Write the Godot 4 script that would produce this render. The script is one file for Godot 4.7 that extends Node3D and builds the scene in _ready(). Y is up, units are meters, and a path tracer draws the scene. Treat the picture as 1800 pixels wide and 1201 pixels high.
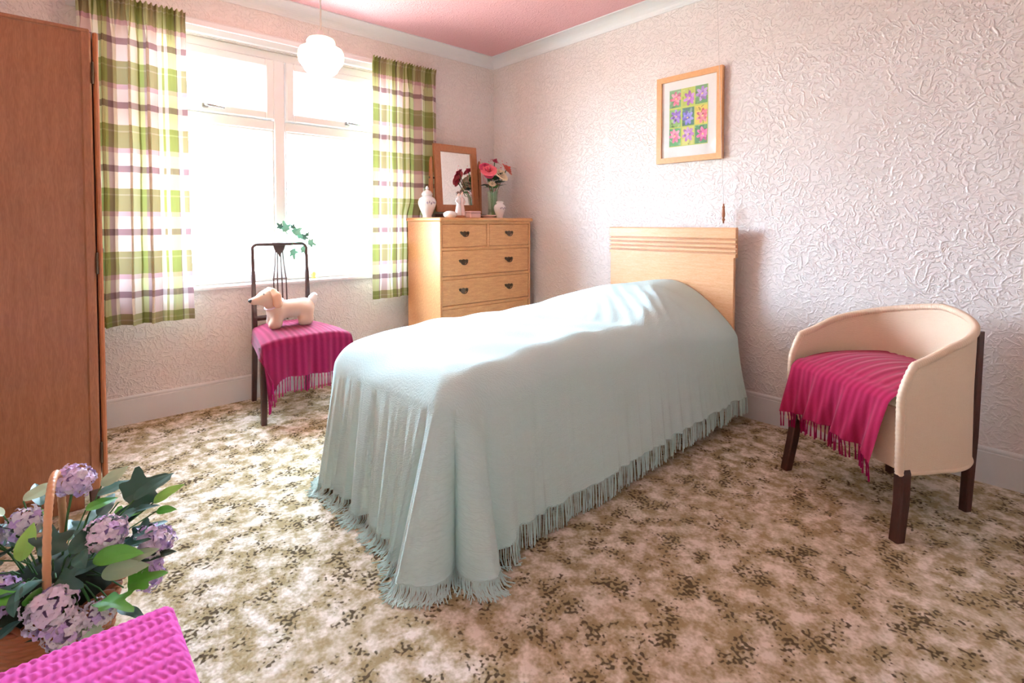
extends Node3D
# A bedroom corner: window wall along z = 0, bed wall along x = 0, floor y = 0. Metres.

const ROOM_H := 2.55
const LEFT_X := -3.47
const FRONT_Z := 4.15
const WIN_X0 := -2.74
const WIN_X1 := -0.93
const WIN_Y0 := 0.74
const WIN_Y1 := 2.25

var X := Transform3D()          # placement applied to every vertex that is emitted
var names := {}
var rng := RandomNumberGenerator.new()
var M := {}

func _ready() -> void:
	rng.seed = 7
	setup_camera()
	setup_light()
	make_materials()
	room()
	window()
	wardrobe()
	chest()
	bed()
	tub_chair()
	dining_chair()
	ottoman()
	curtains()
	picture()
	pull_cord()
	pendant()
	chest_top_things()
	toy_dog()
	ivy_sprig()
	flower_basket()

# ------------------------------------------------------------------ camera, light
func setup_camera() -> void:
	var cam := Camera3D.new()
	cam.name = "camera"
	var yaw := 0.7344
	var pitch := 0.0305
	var flat := Vector3(sin(yaw), 0, -cos(yaw))
	var fwd := flat * cos(pitch) - Vector3.UP * sin(pitch)
	add_child(cam)
	cam.look_at_from_position(Vector3(-3.0315, 1.12, 3.5993), Vector3(-3.0315, 1.12, 3.5993) + fwd, Vector3.UP)
	# a shift lens: the frame sits below the optical axis, which keeps verticals upright
	cam.projection = Camera3D.PROJECTION_FRUSTUM
	cam.near = 0.05
	cam.far = 60.0
	cam.size = cam.near * 1201.0 / 924.25
	cam.frustum_offset = Vector2(0, cam.near * -(600.5 - 421.35) / 924.25)
	cam.current = true

func setup_light() -> void:
	var we := WorldEnvironment.new()
	we.name = "world"
	var e := Environment.new()
	var sm := ProceduralSkyMaterial.new()          # bright overcast daylight
	sm.sky_top_color = Color(0.76, 0.89, 1.0)
	sm.sky_horizon_color = Color(0.86, 0.94, 1.0)
	sm.ground_horizon_color = Color(0.86, 0.90, 0.90)
	sm.ground_bottom_color = Color(0.78, 0.82, 0.80)
	sm.sky_energy_multiplier = 1.0
	sm.ground_energy_multiplier = 0.8
	var sky := Sky.new()
	sky.sky_material = sm
	e.background_mode = Environment.BG_SKY
	e.sky = sky
	e.background_energy_multiplier = 58.0
	e.tonemap_mode = Environment.TONE_MAPPER_LINEAR
	e.tonemap_exposure = 1.08
	e.sdfgi_enabled = true
	e.ssao_enabled = true
	e.ssil_enabled = true
	we.environment = e
	add_child(we)

# ------------------------------------------------------------------ nodes
func numbered(called: String) -> String:
	var n: int = names.get(called, 0)
	names[called] = n + 1
	return called if n == 0 else "%s_%03d" % [called, n]

func thing(called: String, label: String, category: String, at := Vector3.ZERO, turn := 0.0, group := "") -> Node3D:
	var o := Node3D.new()
	o.name = numbered(called)
	add_child(o)
	o.position = at
	o.rotation.y = turn
	tag(o, label, category, group)
	return o

func wthing(called: String, label: String, category: String, at: Vector3, group := "") -> Node3D:
	var o := thing(called, label, category, at, 0.0, group)
	X = Transform3D(Basis(), -at)
	return o

func done() -> void:
	X = Transform3D()

func tag(o: Node3D, label: String, category: String, group := "") -> Node3D:
	o.set_meta("label", label)
	o.set_meta("category", category)
	if group != "":
		o.set_meta("group", group)
	return o

func sst() -> SurfaceTool:
	var st := SurfaceTool.new()
	st.begin(Mesh.PRIMITIVE_TRIANGLES)
	return st

func mesh_of(st: SurfaceTool) -> ArrayMesh:
	st.generate_normals()
	st.index()
	return st.commit()

func obj(called: String, st: SurfaceTool, m: Material, parent: Node3D = null) -> MeshInstance3D:
	return inst(called, mesh_of(st), m, parent)

func inst(called: String, mesh: Mesh, m: Material, parent: Node3D = null) -> MeshInstance3D:
	var o := MeshInstance3D.new()
	o.mesh = mesh
	o.material_override = m
	if parent == null:
		o.name = numbered(called)
		add_child(o, true)
	else:
		o.name = called
		parent.add_child(o, true)
	return o

func struct(called: String, st: SurfaceTool, m: Material, parent: Node3D = null) -> MeshInstance3D:
	var o := obj(called, st, m, parent)
	if parent == null:
		o.set_meta("kind", "structure")
	return o

# ------------------------------------------------------------------ geometry
func vert(st: SurfaceTool, p: Vector3, uv := Vector2.ZERO, g := 4294967295) -> void:
	st.set_smooth_group(g)
	st.set_uv(uv)
	st.add_vertex(X * p)

func tri_out(st: SurfaceTool, a: Vector3, b: Vector3, c: Vector3, from: Vector3) -> void:
	var n := (c - a).cross(b - a)
	if n.dot((a + b + c) / 3.0 - from) < 0.0:
		var k := b
		b = c
		c = k
	vert(st, a)
	vert(st, b)
	vert(st, c)

func quad_out(st: SurfaceTool, a: Vector3, b: Vector3, c: Vector3, d: Vector3, from: Vector3) -> void:
	tri_out(st, a, b, c, from)
	tri_out(st, a, c, d, from)

func box(st: SurfaceTool, c: Vector3, s: Vector3, b := 0.003) -> void:
	var h := s * 0.5
	b = minf(b, minf(h.x, minf(h.y, h.z)) * 0.95)
	var i := h - Vector3(b, b, b)
	var ax := [Vector3(1, 0, 0), Vector3(0, 1, 0), Vector3(0, 0, 1)]
	for k in 3:
		var u: Vector3 = ax[k]
		var v: Vector3 = ax[(k + 1) % 3]
		var w: Vector3 = ax[(k + 2) % 3]
		for s1 in [-1.0, 1.0]:
			var o: Vector3 = c + u * h * s1
			quad_out(st, o - v * i - w * i, o + v * i - w * i, o + v * i + w * i, o - v * i + w * i, c)
			for s2 in [-1.0, 1.0]:
				var p: Vector3 = c + u * h * s1 + v * i * s2
				var q: Vector3 = c + u * i * s1 + v * h * s2
				quad_out(st, p - w * i, p + w * i, q + w * i, q - w * i, c)
	for sx in [-1.0, 1.0]:
		for sy in [-1.0, 1.0]:
			for sz in [-1.0, 1.0]:
				tri_out(st, c + Vector3(h.x * sx, i.y * sy, i.z * sz), c + Vector3(i.x * sx, h.y * sy, i.z * sz), c + Vector3(i.x * sx, i.y * sy, h.z * sz), c)

func box2(st: SurfaceTool, a: Vector3, b: Vector3, bevel := 0.003) -> void:
	box(st, (a + b) * 0.5, (b - a).abs(), bevel)

func grid(st: SurfaceTool, P: Array, closed := false, UV: Array = [], flip := false) -> void:
	var rows := P.size()
	var cols: int = P[0].size()
	var last := cols if closed else cols - 1
	for i in rows - 1:
		for j in last:
			var j2 := (j + 1) % cols
			var q := [[i, j], [i, j2], [i + 1, j2], [i, j], [i + 1, j2], [i + 1, j]]
			if flip:
				q = [[i, j], [i + 1, j2], [i, j2], [i, j], [i + 1, j], [i + 1, j2]]
			for k in q:
				var uv: Vector2 = UV[k[0]][k[1]] if UV.size() else Vector2(float(k[1]), float(k[0]))
				vert(st, P[k[0]][k[1]], uv, 1)

func lathe(st: SurfaceTool, prof: Array, seg := 24, c := Vector3.ZERO, wob := 0.0, lobes := 0) -> void:
	var P := []
	for p in prof:
		var row := PackedVector3Array()
		for j in seg:
			var a := TAU * j / seg
			var r: float = p.x * (1.0 + wob * cos(a * lobes))
			row.append(c + Vector3(cos(a) * r, p.y, sin(a) * r))
		P.append(row)
	grid(st, P, true, [], true)

func tube(st: SurfaceTool, pts: Array, rad: Variant, seg := 8, squash := 1.0, wide := Vector3.ZERO) -> void:
	var n := pts.size()
	var P := []
	var side := wide
	if side == Vector3.ZERO:
		var d0: Vector3 = (pts[1] - pts[0]).normalized()
		side = d0.cross(Vector3.UP if absf(d0.y) < 0.9 else Vector3.RIGHT).normalized()
	for i in n:
		var d: Vector3 = (pts[mini(i + 1, n - 1)] - pts[maxi(i - 1, 0)]).normalized()
		side = (side - d * side.dot(d)).normalized()
		var other := d.cross(side)
		var r: float = rad[i] if rad is Array else rad
		var row := PackedVector3Array()
		for j in seg:
			var a := TAU * j / seg
			row.append(pts[i] + side * cos(a) * r + other * sin(a) * r * squash)
		P.append(row)
	grid(st, P, true)
	for e in [0, n - 1]:
		for j in seg:
			var k := (j + 1) % seg
			if e == 0:
				vert(st, pts[e]); vert(st, P[e][k]); vert(st, P[e][j])
			else:
				vert(st, pts[e]); vert(st, P[e][j]); vert(st, P[e][k])

func bar(st: SurfaceTool, sections: Array) -> void:      # sections: [centre, half_x, half_z]; a squared post, flat shaded
	for i in sections.size() - 1:
		var a: Array = sections[i]
		var b: Array = sections[i + 1]
		var pa := []
		var pb := []
		var bev := 0.25
		for k in [[1, -1 + bev], [1, 1 - bev], [1 - bev, 1], [-1 + bev, 1], [-1, 1 - bev], [-1, -1 + bev], [-1 + bev, -1], [1 - bev, -1]]:
			pa.append(a[0] + Vector3(a[1] * k[0], 0, a[2] * k[1]))
			pb.append(b[0] + Vector3(b[1] * k[0], 0, b[2] * k[1]))
		var mid: Vector3 = (a[0] + b[0]) * 0.5
		for j in 8:
			quad_out(st, pa[j], pa[(j + 1) % 8], pb[(j + 1) % 8], pb[j], mid)
		if i == 0:
			for j in range(1, 7):
				tri_out(st, pa[0], pa[j], pa[j + 1], mid)
		if i == sections.size() - 2:
			for j in range(1, 7):
				tri_out(st, pb[0], pb[j], pb[j + 1], mid)

func prism(st: SurfaceTool, poly: PackedVector2Array, z0: float, z1: float, T := Transform3D()) -> void:
	var c := Vector2.ZERO
	for p in poly:
		c += p / poly.size()
	var idx := Geometry2D.triangulate_polygon(poly)
	var keep := X
	X = X * T
	for k in range(0, idx.size(), 3):
		for z in [z0, z1]:
			var a := Vector3(poly[idx[k]].x, poly[idx[k]].y, z)
			var b := Vector3(poly[idx[k + 1]].x, poly[idx[k + 1]].y, z)
			var d := Vector3(poly[idx[k + 2]].x, poly[idx[k + 2]].y, z)
			tri_out(st, a, b, d, (a + b + d) / 3.0 + Vector3(0, 0, (z0 + z1) * 0.5 - z))
	var ccw := not Geometry2D.is_polygon_clockwise(poly)
	for i in poly.size():
		var p := poly[i]
		var q := poly[(i + 1) % poly.size()]
		var out := Vector2(q.y - p.y, p.x - q.x).normalized() * (1.0 if ccw else -1.0)
		var m := Vector3((p.x + q.x) * 0.5 - out.x, (p.y + q.y) * 0.5 - out.y, (z0 + z1) * 0.5)
		quad_out(st, Vector3(p.x, p.y, z0), Vector3(q.x, q.y, z0), Vector3(q.x, q.y, z1), Vector3(p.x, p.y, z1), m)
	X = keep

# A profile (points across, in the plane of a and up) swept straight between two points.
func mould(st: SurfaceTool, prof: Array, from: Vector3, to: Vector3, out: Vector3) -> void:
	var mid := Vector3.ZERO
	for p in prof:
		mid += (out * p.x + Vector3.UP * p.y) / prof.size()
	mid += (from + to) * 0.5
	for i in prof.size():
		var a: Vector2 = prof[i]
		var b: Vector2 = prof[(i + 1) % prof.size()]
		var ea := out * a.x + Vector3.UP * a.y
		var eb := out * b.x + Vector3.UP * b.y
		var m2 := (ea + eb) * 0.5
		var nrm := Vector2(b.y - a.y, a.x - b.x).normalized()
		quad_out(st, from + ea, to + ea, to + eb, from + eb, (from + to) * 0.5 + m2 - (out * nrm.x + Vector3.UP * nrm.y))

func turned(at: Vector3, yaw := 0.0, pitch := 0.0, roll := 0.0, s := 1.0) -> Transform3D:
	return Transform3D(Basis.from_euler(Vector3(pitch, yaw, roll)).scaled(Vector3(s, s, s)), at)

# ------------------------------------------------------------------ materials
func mat(called: String, c: Color, rough := 0.6, spec := 0.5) -> StandardMaterial3D:
	var m := StandardMaterial3D.new()
	m.resource_name = called
	m.albedo_color = c
	m.roughness = rough
	m.metallic_specular = spec
	M[called] = m
	return m

func c8(r: int, g: int, b: int) -> Color:
	return Color8(r, g, b)

func noise_bytes(n: int, seed_: int, freq: float, oct := 3, kind := FastNoiseLite.FRACTAL_FBM, warp := 0.0, cell := false) -> PackedByteArray:
	var f := FastNoiseLite.new()
	f.seed = seed_
	f.noise_type = FastNoiseLite.TYPE_CELLULAR if cell else FastNoiseLite.TYPE_SIMPLEX_SMOOTH
	f.frequency = freq
	f.fractal_type = kind
	f.fractal_octaves = oct
	if warp > 0.0:
		f.domain_warp_enabled = true
		f.domain_warp_amplitude = warp
		f.domain_warp_frequency = freq * 0.8
		f.domain_warp_fractal_type = FastNoiseLite.DOMAIN_WARP_FRACTAL_NONE
	var im := f.get_seamless_image(n, n, false, false, 0.12, true)
	im.convert(Image.FORMAT_L8)
	return im.get_data()

func tex(n: int, w: int, data: PackedByteArray, fmt := Image.FORMAT_RGB8) -> ImageTexture:
	return ImageTexture.create_from_image(Image.create_from_data(n, w, false, fmt, data))

func wood(called: String, dark: Color, light: Color, grain: Vector3, rough: float, seed_: int, contrast := 1.0) -> StandardMaterial3D:
	var n := 512
	var a := noise_bytes(n, seed_, 0.012, 4, FastNoiseLite.FRACTAL_FBM, 18.0)
	var b := noise_bytes(n, seed_ + 5, 0.09, 2)
	var out := PackedByteArray()
	out.resize(n * n * 3)
	for i in n * n:
		var v := a[i] / 255.0
		v = 0.6 * (0.5 + 0.5 * sin(v * 26.0)) * 0.5 + 0.45 * v + 0.25 * (b[i] / 255.0)
		v = clampf(0.5 + (v - 0.5) * contrast, 0.0, 1.0)
		var c := dark.lerp(light, v)
		out[i * 3] = int(c.r * 255)
		out[i * 3 + 1] = int(c.g * 255)
		out[i * 3 + 2] = int(c.b * 255)
	var m := mat(called, Color.WHITE, rough)
	m.albedo_texture = tex(n, n, out)
	m.uv1_triplanar = true
	m.uv1_scale = grain
	return m

func make_materials() -> void:
	# embossed wallpaper: a tangle of raised ridges under a satin paint
	var n := 1024
	var a := noise_bytes(n, 11, 0.012, 2, FastNoiseLite.FRACTAL_RIDGED, 40.0)
	var b := noise_bytes(n, 23, 0.021, 2, FastNoiseLite.FRACTAL_RIDGED, 25.0)
	var c := noise_bytes(n, 31, 0.16, 2)
	var h := PackedByteArray()
	h.resize(n * n)
	for i in n * n:
		var r1 := smoothstep(0.62, 0.95, a[i] / 255.0)
		var r2 := smoothstep(0.66, 0.97, b[i] / 255.0)
		h[i] = int(clampf(maxf(r1, r2 * 0.85) * 0.8 + 0.2 * c[i] / 255.0, 0, 1) * 255)
	var emboss := tex(n, n, h, Image.FORMAT_L8)
	var m := mat("embossed_wallpaper", c8(244, 234, 229), 0.18, 0.5)
	m.heightmap_enabled = true
	m.heightmap_texture = emboss
	m.heightmap_scale = 0.40
	m.uv1_triplanar = true
	m.uv1_world_triplanar = true
	m.uv1_scale = Vector3(1.15, 1.15, 1.15)
	m = mat("pink_ceiling_paper", c8(230, 172, 173), 0.6)
	m.heightmap_enabled = true
	m.heightmap_texture = emboss
	m.heightmap_scale = 0.2
	m.uv1_triplanar = true
	m.uv1_world_triplanar = true
	m.uv1_scale = Vector3(1.6, 1.6, 1.6)
	mat("white_gloss_paint", c8(238, 234, 232), 0.32)
	mat("cornice_paint", c8(240, 238, 238), 0.6)
	mat("white_plastic", c8(252, 252, 253), 0.3)
	mat("dark_gap", c8(70, 68, 66), 0.8)
	mat("chrome", c8(150, 150, 150), 0.3).metallic = 0.9
	m = mat("window_glass", Color(1, 1, 1, 0.03), 0.02)
	m.transparency = BaseMaterial3D.TRANSPARENCY_ALPHA
	# carpet
	carpet()
	# woods
	wood("chest_oak", c8(192, 126, 78), c8(234, 174, 120), Vector3(1.3, 9, 9), 0.32, 41, 1.0)
	wood("headboard_wood", c8(214, 152, 104), c8(238, 194, 152), Vector3(9, 9, 1.1), 0.34, 52, 0.9)
	wood("frame_wood", c8(214, 150, 96), c8(238, 182, 128), Vector3(6, 6, 6), 0.4, 63, 0.8)
	wood("mirror_wood", c8(150, 88, 52), c8(188, 120, 76), Vector3(8, 3, 8), 0.4, 74, 0.9)
	wood("wardrobe_wood", c8(144, 86, 56), c8(182, 116, 80), Vector3(7, 0.7, 7), 0.34, 85, 0.9)
	wood("wardrobe_door_wood", c8(156, 86, 50), c8(196, 116, 70), Vector3(7, 0.7, 7), 0.3, 96, 0.9)
	wood("dark_stained_wood", c8(52, 24, 18), c8(84, 42, 30), Vector3(10, 1.5, 10), 0.35, 107, 0.9)
	mat("dark_bronze", c8(92, 74, 58), 0.45).metallic = 0.6
	# cloth
	m = mat("aqua_bedspread", c8(222, 249, 246), 0.95, 0.2)
	m.heightmap_enabled = true
	m.heightmap_texture = weave_tex(512, 3)
	m.heightmap_scale = 0.07
	m.uv1_scale = Vector3(9, 9, 1)
	m.rim_enabled = true
	m.rim = 0.3
	mat("aqua_fringe", c8(222, 246, 241), 0.95, 0.2)
	m = mat("magenta_throw", Color.WHITE, 0.9, 0.2)
	m.albedo_texture = stripe_tex(c8(154, 26, 66), c8(190, 48, 92))
	m.uv1_scale = Vector3(9, 1, 1)
	m.rim_enabled = true
	m.rim = 0.35
	m = mat("pink_throw", Color.WHITE, 0.9, 0.2)
	m.albedo_texture = stripe_tex(c8(118, 15, 50), c8(148, 34, 72))
	m.uv1_scale = Vector3(9, 1, 1)
	m.rim_enabled = true
	m.rim = 0.35
	mat("magenta_fringe", c8(150, 20, 74), 0.9, 0.2)
	mat("pink_fringe", c8(160, 24, 84), 0.9, 0.2)
	m = mat("knit_wool", c8(230, 96, 186), 0.95, 0.15)
	m.rim_enabled = true
	m.rim = 0.4
	m = mat("plaid_curtain", Color.WHITE, 0.9, 0.15)
	m.albedo_texture = plaid_tex()
	m.backlight_enabled = true
	m.backlight = Color(0.60, 0.60, 0.60)
	m = mat("plush_fur", c8(242, 206, 180), 1.0, 0.1)
	m.rim_enabled = true
	m.heightmap_enabled = true
	m.heightmap_texture = M.carpet.heightmap_texture
	m.heightmap_scale = 0.35
	m.uv1_triplanar = true
	m.uv1_scale = Vector3(3.5, 3.5, 3.5)
	mat("plush_ear", c8(222, 172, 142), 1.0, 0.1)
	mat("plush_white", c8(246, 236, 228), 1.0, 0.1)
	mat("black_nose", c8(40, 34, 36), 0.4)
	mat("ribbon", c8(246, 220, 224), 0.6)
	m = mat("woven_cane", c8(240, 212, 184), 0.6, 0.3)
	m.heightmap_enabled = true
	m.heightmap_texture = weave_tex(256, 9)
	m.heightmap_scale = 0.06
	m.uv1_triplanar = true
	m.uv1_scale = Vector3(14, 14, 14)
	mat("cane_trim", c8(244, 214, 184), 0.4)
	mat("cream_seat", c8(226, 214, 186), 0.7)
	mat("china", c8(246, 242, 240), 0.18)
	mat("pink_china", c8(240, 208, 204), 0.22)
	mat("china_band", c8(176, 160, 176), 0.3)
	mat("hair_glaze", c8(92, 64, 56), 0.3)
	mat("skin_glaze", c8(240, 206, 188), 0.3)
	mat("mirror_silver", c8(244, 244, 244), 0.02).metallic = 1.0
	m = mat("vase_glass", Color(0.62, 0.84, 0.66, 0.22), 0.05)
	m.transparency = BaseMaterial3D.TRANSPARENCY_ALPHA
	mat("stem_green", c8(64, 108, 52), 0.7)
	mat("leaf_dark", c8(40, 78, 62), 0.45)
	mat("leaf_teal", c8(74, 116, 104), 0.45)
	mat("leaf_sage", c8(132, 190, 164), 0.5)
	mat("leaf_bright", c8(92, 164, 56), 0.45)
	mat("leaf_lime", c8(150, 200, 88), 0.45)
	mat("leaf_pale", c8(186, 208, 170), 0.5)
	mat("moss_dark", c8(40, 50, 34), 1.0)
	mat("rose_pink", c8(236, 110, 124), 0.7)
	mat("rose_deep", c8(196, 62, 96), 0.7)
	mat("rose_cream", c8(248, 228, 196), 0.7)
	mat("rose_coral", c8(240, 112, 96), 0.7)
	mat("petal_lilac", c8(243, 222, 251), 0.8).rim_enabled = true
	mat("petal_pink", c8(250, 230, 248), 0.8).rim_enabled = true
	mat("petal_white", c8(248, 238, 248), 0.8).rim_enabled = true
	mat("petal_violet", c8(226, 194, 243), 0.8).rim_enabled = true
	mat("petal_eye", c8(168, 134, 184), 0.8)
	mat("wicker", c8(156, 84, 46), 0.55)
	mat("wicker_handle", c8(214, 152, 104), 0.5)
	mat("mat_board", c8(248, 247, 244), 0.9)
	m = mat("flower_print", Color.WHITE, 0.6)
	m.albedo_texture = print_tex()
	m = mat("picture_glass", Color(1, 1, 1, 0.02), 0.03)
	m.transparency = BaseMaterial3D.TRANSPARENCY_ALPHA
	m = mat("opal_glass", c8(250, 246, 236), 0.25)
	m.backlight_enabled = true
	m.backlight = Color(0.8, 0.8, 0.78)
	m.emission_enabled = true
	m.emission = c8(255, 238, 206)
	m.emission_energy_multiplier = 0.9
	mat("ceiling_flex", c8(214, 206, 200), 0.5)
	mat("mattress_ticking", c8(236, 232, 224), 0.9)
	mat("ornament_yellow", c8(236, 220, 120), 0.4)

func carpet() -> void:
	var n := 1536
	var a := noise_bytes(n, 101, 0.0095, 3)              # pale and olive drifts
	var b := noise_bytes(n, 102, 0.022, 3)               # feathered edges
	var c := noise_bytes(n, 103, 0.075, 2)               # tufts
	var d := noise_bytes(n, 104, 0.0085, 2)              # where the dark sprigs gather
	var e := noise_bytes(n, 105, 0.072, 1)               # the sprigs
	var out := PackedByteArray()
	out.resize(n * n * 3)
	var pale := Vector3(240, 227, 214)
	var olive := Vector3(166, 147, 110)
	var dark := Vector3(74, 62, 46)
	for i in n * n:
		var v := 0.40 * a[i] + 0.30 * d[i] + 0.40 * b[i] + 0.24 * c[i] - 37.0
		var t := clampf((v - 78.0) / 92.0, 0.0, 1.0)
		var s := (d[i] - 128.0) * 0.85 + (e[i] - 128.0) * 0.75 + (c[i] - 128.0) * 0.3 + (b[i] - 128.0) * 0.2
		var k := clampf((s - 62.0) / 36.0, 0.0, 1.0) * 0.82
		var w := pale.lerp(olive, t).lerp(dark, k)
		out[i * 3] = int(w.x)
		out[i * 3 + 1] = int(w.y)
		out[i * 3 + 2] = int(w.z)
	var m := mat("carpet", Color.WHITE, 1.0, 0.1)
	m.albedo_texture = tex(n, n, out)
	m.uv1_triplanar = true
	m.uv1_world_triplanar = true
	m.uv1_scale = Vector3(0.55, 0.55, 0.55)
	m.uv1_offset = Vector3(0.13, 0, 0.31)
	m.heightmap_enabled = true
	m.heightmap_texture = tex(n, n, c, Image.FORMAT_L8)
	m.heightmap_scale = 0.3

func weave_tex(n: int, seed_: int) -> ImageTexture:
	var a := noise_bytes(n, seed_, 0.01, 2)
	var b := noise_bytes(n, seed_ + 1, 0.12, 2)
	var out := PackedByteArray()
	out.resize(n * n)
	for y in n:
		for x in n:
			var i := y * n + x
			var v := 0.5 + 0.5 * sin(TAU * (y / float(n) * 14.0 + a[i] / 255.0 * 1.5))
			out[i] = int(clampf(v * 0.7 + b[i] / 255.0 * 0.3, 0, 1) * 255)
	return tex(n, n, out, Image.FORMAT_L8)

func stripe_tex(dark: Color, light: Color) -> ImageTexture:
	var w := 256
	var b := noise_bytes(w, 77, 0.08, 2)
	var out := PackedByteArray()
	out.resize(w * w * 3)
	for y in w:
		for x in w:
			var i := y * w + x
			var v := 0.5 + 0.5 * sin(TAU * x / w * 2.0)
			v = clampf(v * 0.75 + 0.35 * b[i] / 255.0 - 0.05, 0, 1)
			var c := dark.lerp(light, v)
			out[i * 3] = int(c.r * 255)
			out[i * 3 + 1] = int(c.g * 255)
			out[i * 3 + 2] = int(c.b * 255)
	return tex(w, w, out)

func plaid_tex() -> ImageTexture:
	var w := 256
	var out := PackedByteArray()
	out.resize(w * w * 3)
	var cream := Color8(238, 230, 214)
	var green := Color8(182, 186, 140)
	var lilac := Color8(222, 200, 208)
	var plum := Color8(176, 156, 164)
	for y in w:
		var v := y / float(w)
		var hc := Color.WHITE
		if v < 0.36:
			hc = green
			if absf(v - 0.10) < 0.012:
				hc = Color(0.8, 0.82, 0.7)
		elif v < 0.44:
			hc = Color8(228, 206, 216)
		elif v > 0.64 and v < 0.74:
			hc = plum
		for x in w:
			var u := x / float(w)
			var vc := Color.WHITE
			if u > 0.06 and u < 0.34:
				vc = Color8(190, 192, 150)
			elif u > 0.34 and u < 0.40:
				vc = plum
			elif u > 0.52 and u < 0.80:
				vc = lilac
			elif u > 0.90 and u < 0.94:
				vc = Color8(196, 196, 150)
			var c := cream * hc * vc
			if hc != Color.WHITE and vc == Color.WHITE:
				c = cream * hc.lerp(Color.WHITE, 0.15)
			var i := (y * w + x) * 3
			out[i] = int(clampf(c.r, 0, 1) * 255)
			out[i + 1] = int(clampf(c.g, 0, 1) * 255)
			out[i + 2] = int(clampf(c.b, 0, 1) * 255)
	return tex(w, w, out)

func print_tex() -> ImageTexture:
	# nine squares of loosely painted blooms
	var w := 384
	var hh := 520
	var im := Image.create_empty(w, hh, false, Image.FORMAT_RGB8)
	im.fill(Color8(206, 216, 96))
	var r := RandomNumberGenerator.new()
	r.seed = 5
	var grounds := [Color8(120, 176, 120), Color8(190, 208, 90), Color8(96, 158, 96), Color8(150, 200, 110), Color8(84, 140, 120), Color8(236, 214, 96), Color8(100, 176, 112), Color8(226, 226, 130), Color8(84, 156, 104)]
	var blooms := [Color8(238, 120, 150), Color8(206, 120, 220), Color8(186, 140, 224), Color8(160, 110, 220), Color8(132, 118, 226), Color8(240, 110, 130), Color8(240, 130, 170), Color8(210, 140, 216), Color8(238, 96, 170)]
	for gy in 3:
		for gx in 3:
			var k := gy * 3 + gx
			var x0 := gx * 128 + (0 if gx == 0 else 5)
			var y0 := int(gy * 173.3) + (0 if gy == 0 else 6)
			var cw := 118
			var ch := 162
			im.fill_rect(Rect2i(x0, y0, cw, ch), grounds[k])
			for s in 16:
				var gc: Color = grounds[k]
				gc = gc.darkened(r.randf() * 0.35) if r.randf() < 0.6 else gc.lightened(r.randf() * 0.4)
				blob(im, Rect2i(x0, y0, cw, ch), x0 + r.randf() * cw, y0 + r.randf() * ch, 8 + r.randf() * 18, 4 + r.randf() * 8, r.randf() * PI, gc)
			var cx := x0 + cw * (0.4 + r.randf() * 0.25)
			var cy := y0 + ch * (0.4 + r.randf() * 0.2)
			for ring in 3:
				var np := 7 - ring
				for p in np:
					var an := TAU * p / np + ring * 0.5 + r.randf() * 0.4
					var rr := 38.0 - ring * 14.0
					var bc: Color = blooms[k]
					bc = bc.lightened(r.randf() * 0.45) if r.randf() < 0.6 else bc.darkened(r.randf() * 0.25)
					blob(im, Rect2i(x0, y0, cw, ch), cx + cos(an) * rr, cy + sin(an) * rr * 1.1, 26 - ring * 5, 14 - ring * 2, an, bc)
			blob(im, Rect2i(x0, y0, cw, ch), cx, cy, 9, 8, 0, Color8(250, 226, 140))
	return ImageTexture.create_from_image(im)

func blob(im: Image, clip: Rect2i, cx: float, cy: float, a: float, b: float, an: float, c: Color) -> void:
	var R := int(maxf(a, b)) + 1
	for y in range(maxi(clip.position.y, int(cy) - R), mini(clip.end.y, int(cy) + R)):
		for x in range(maxi(clip.position.x, int(cx) - R), mini(clip.end.x, int(cx) + R)):
			var dx := (x - cx) * cos(an) + (y - cy) * sin(an)
			var dy := -(x - cx) * sin(an) + (y - cy) * cos(an)
			if dx * dx / (a * a) + dy * dy / (b * b) < 1.0:
				im.set_pixel(x, y, c)

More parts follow.
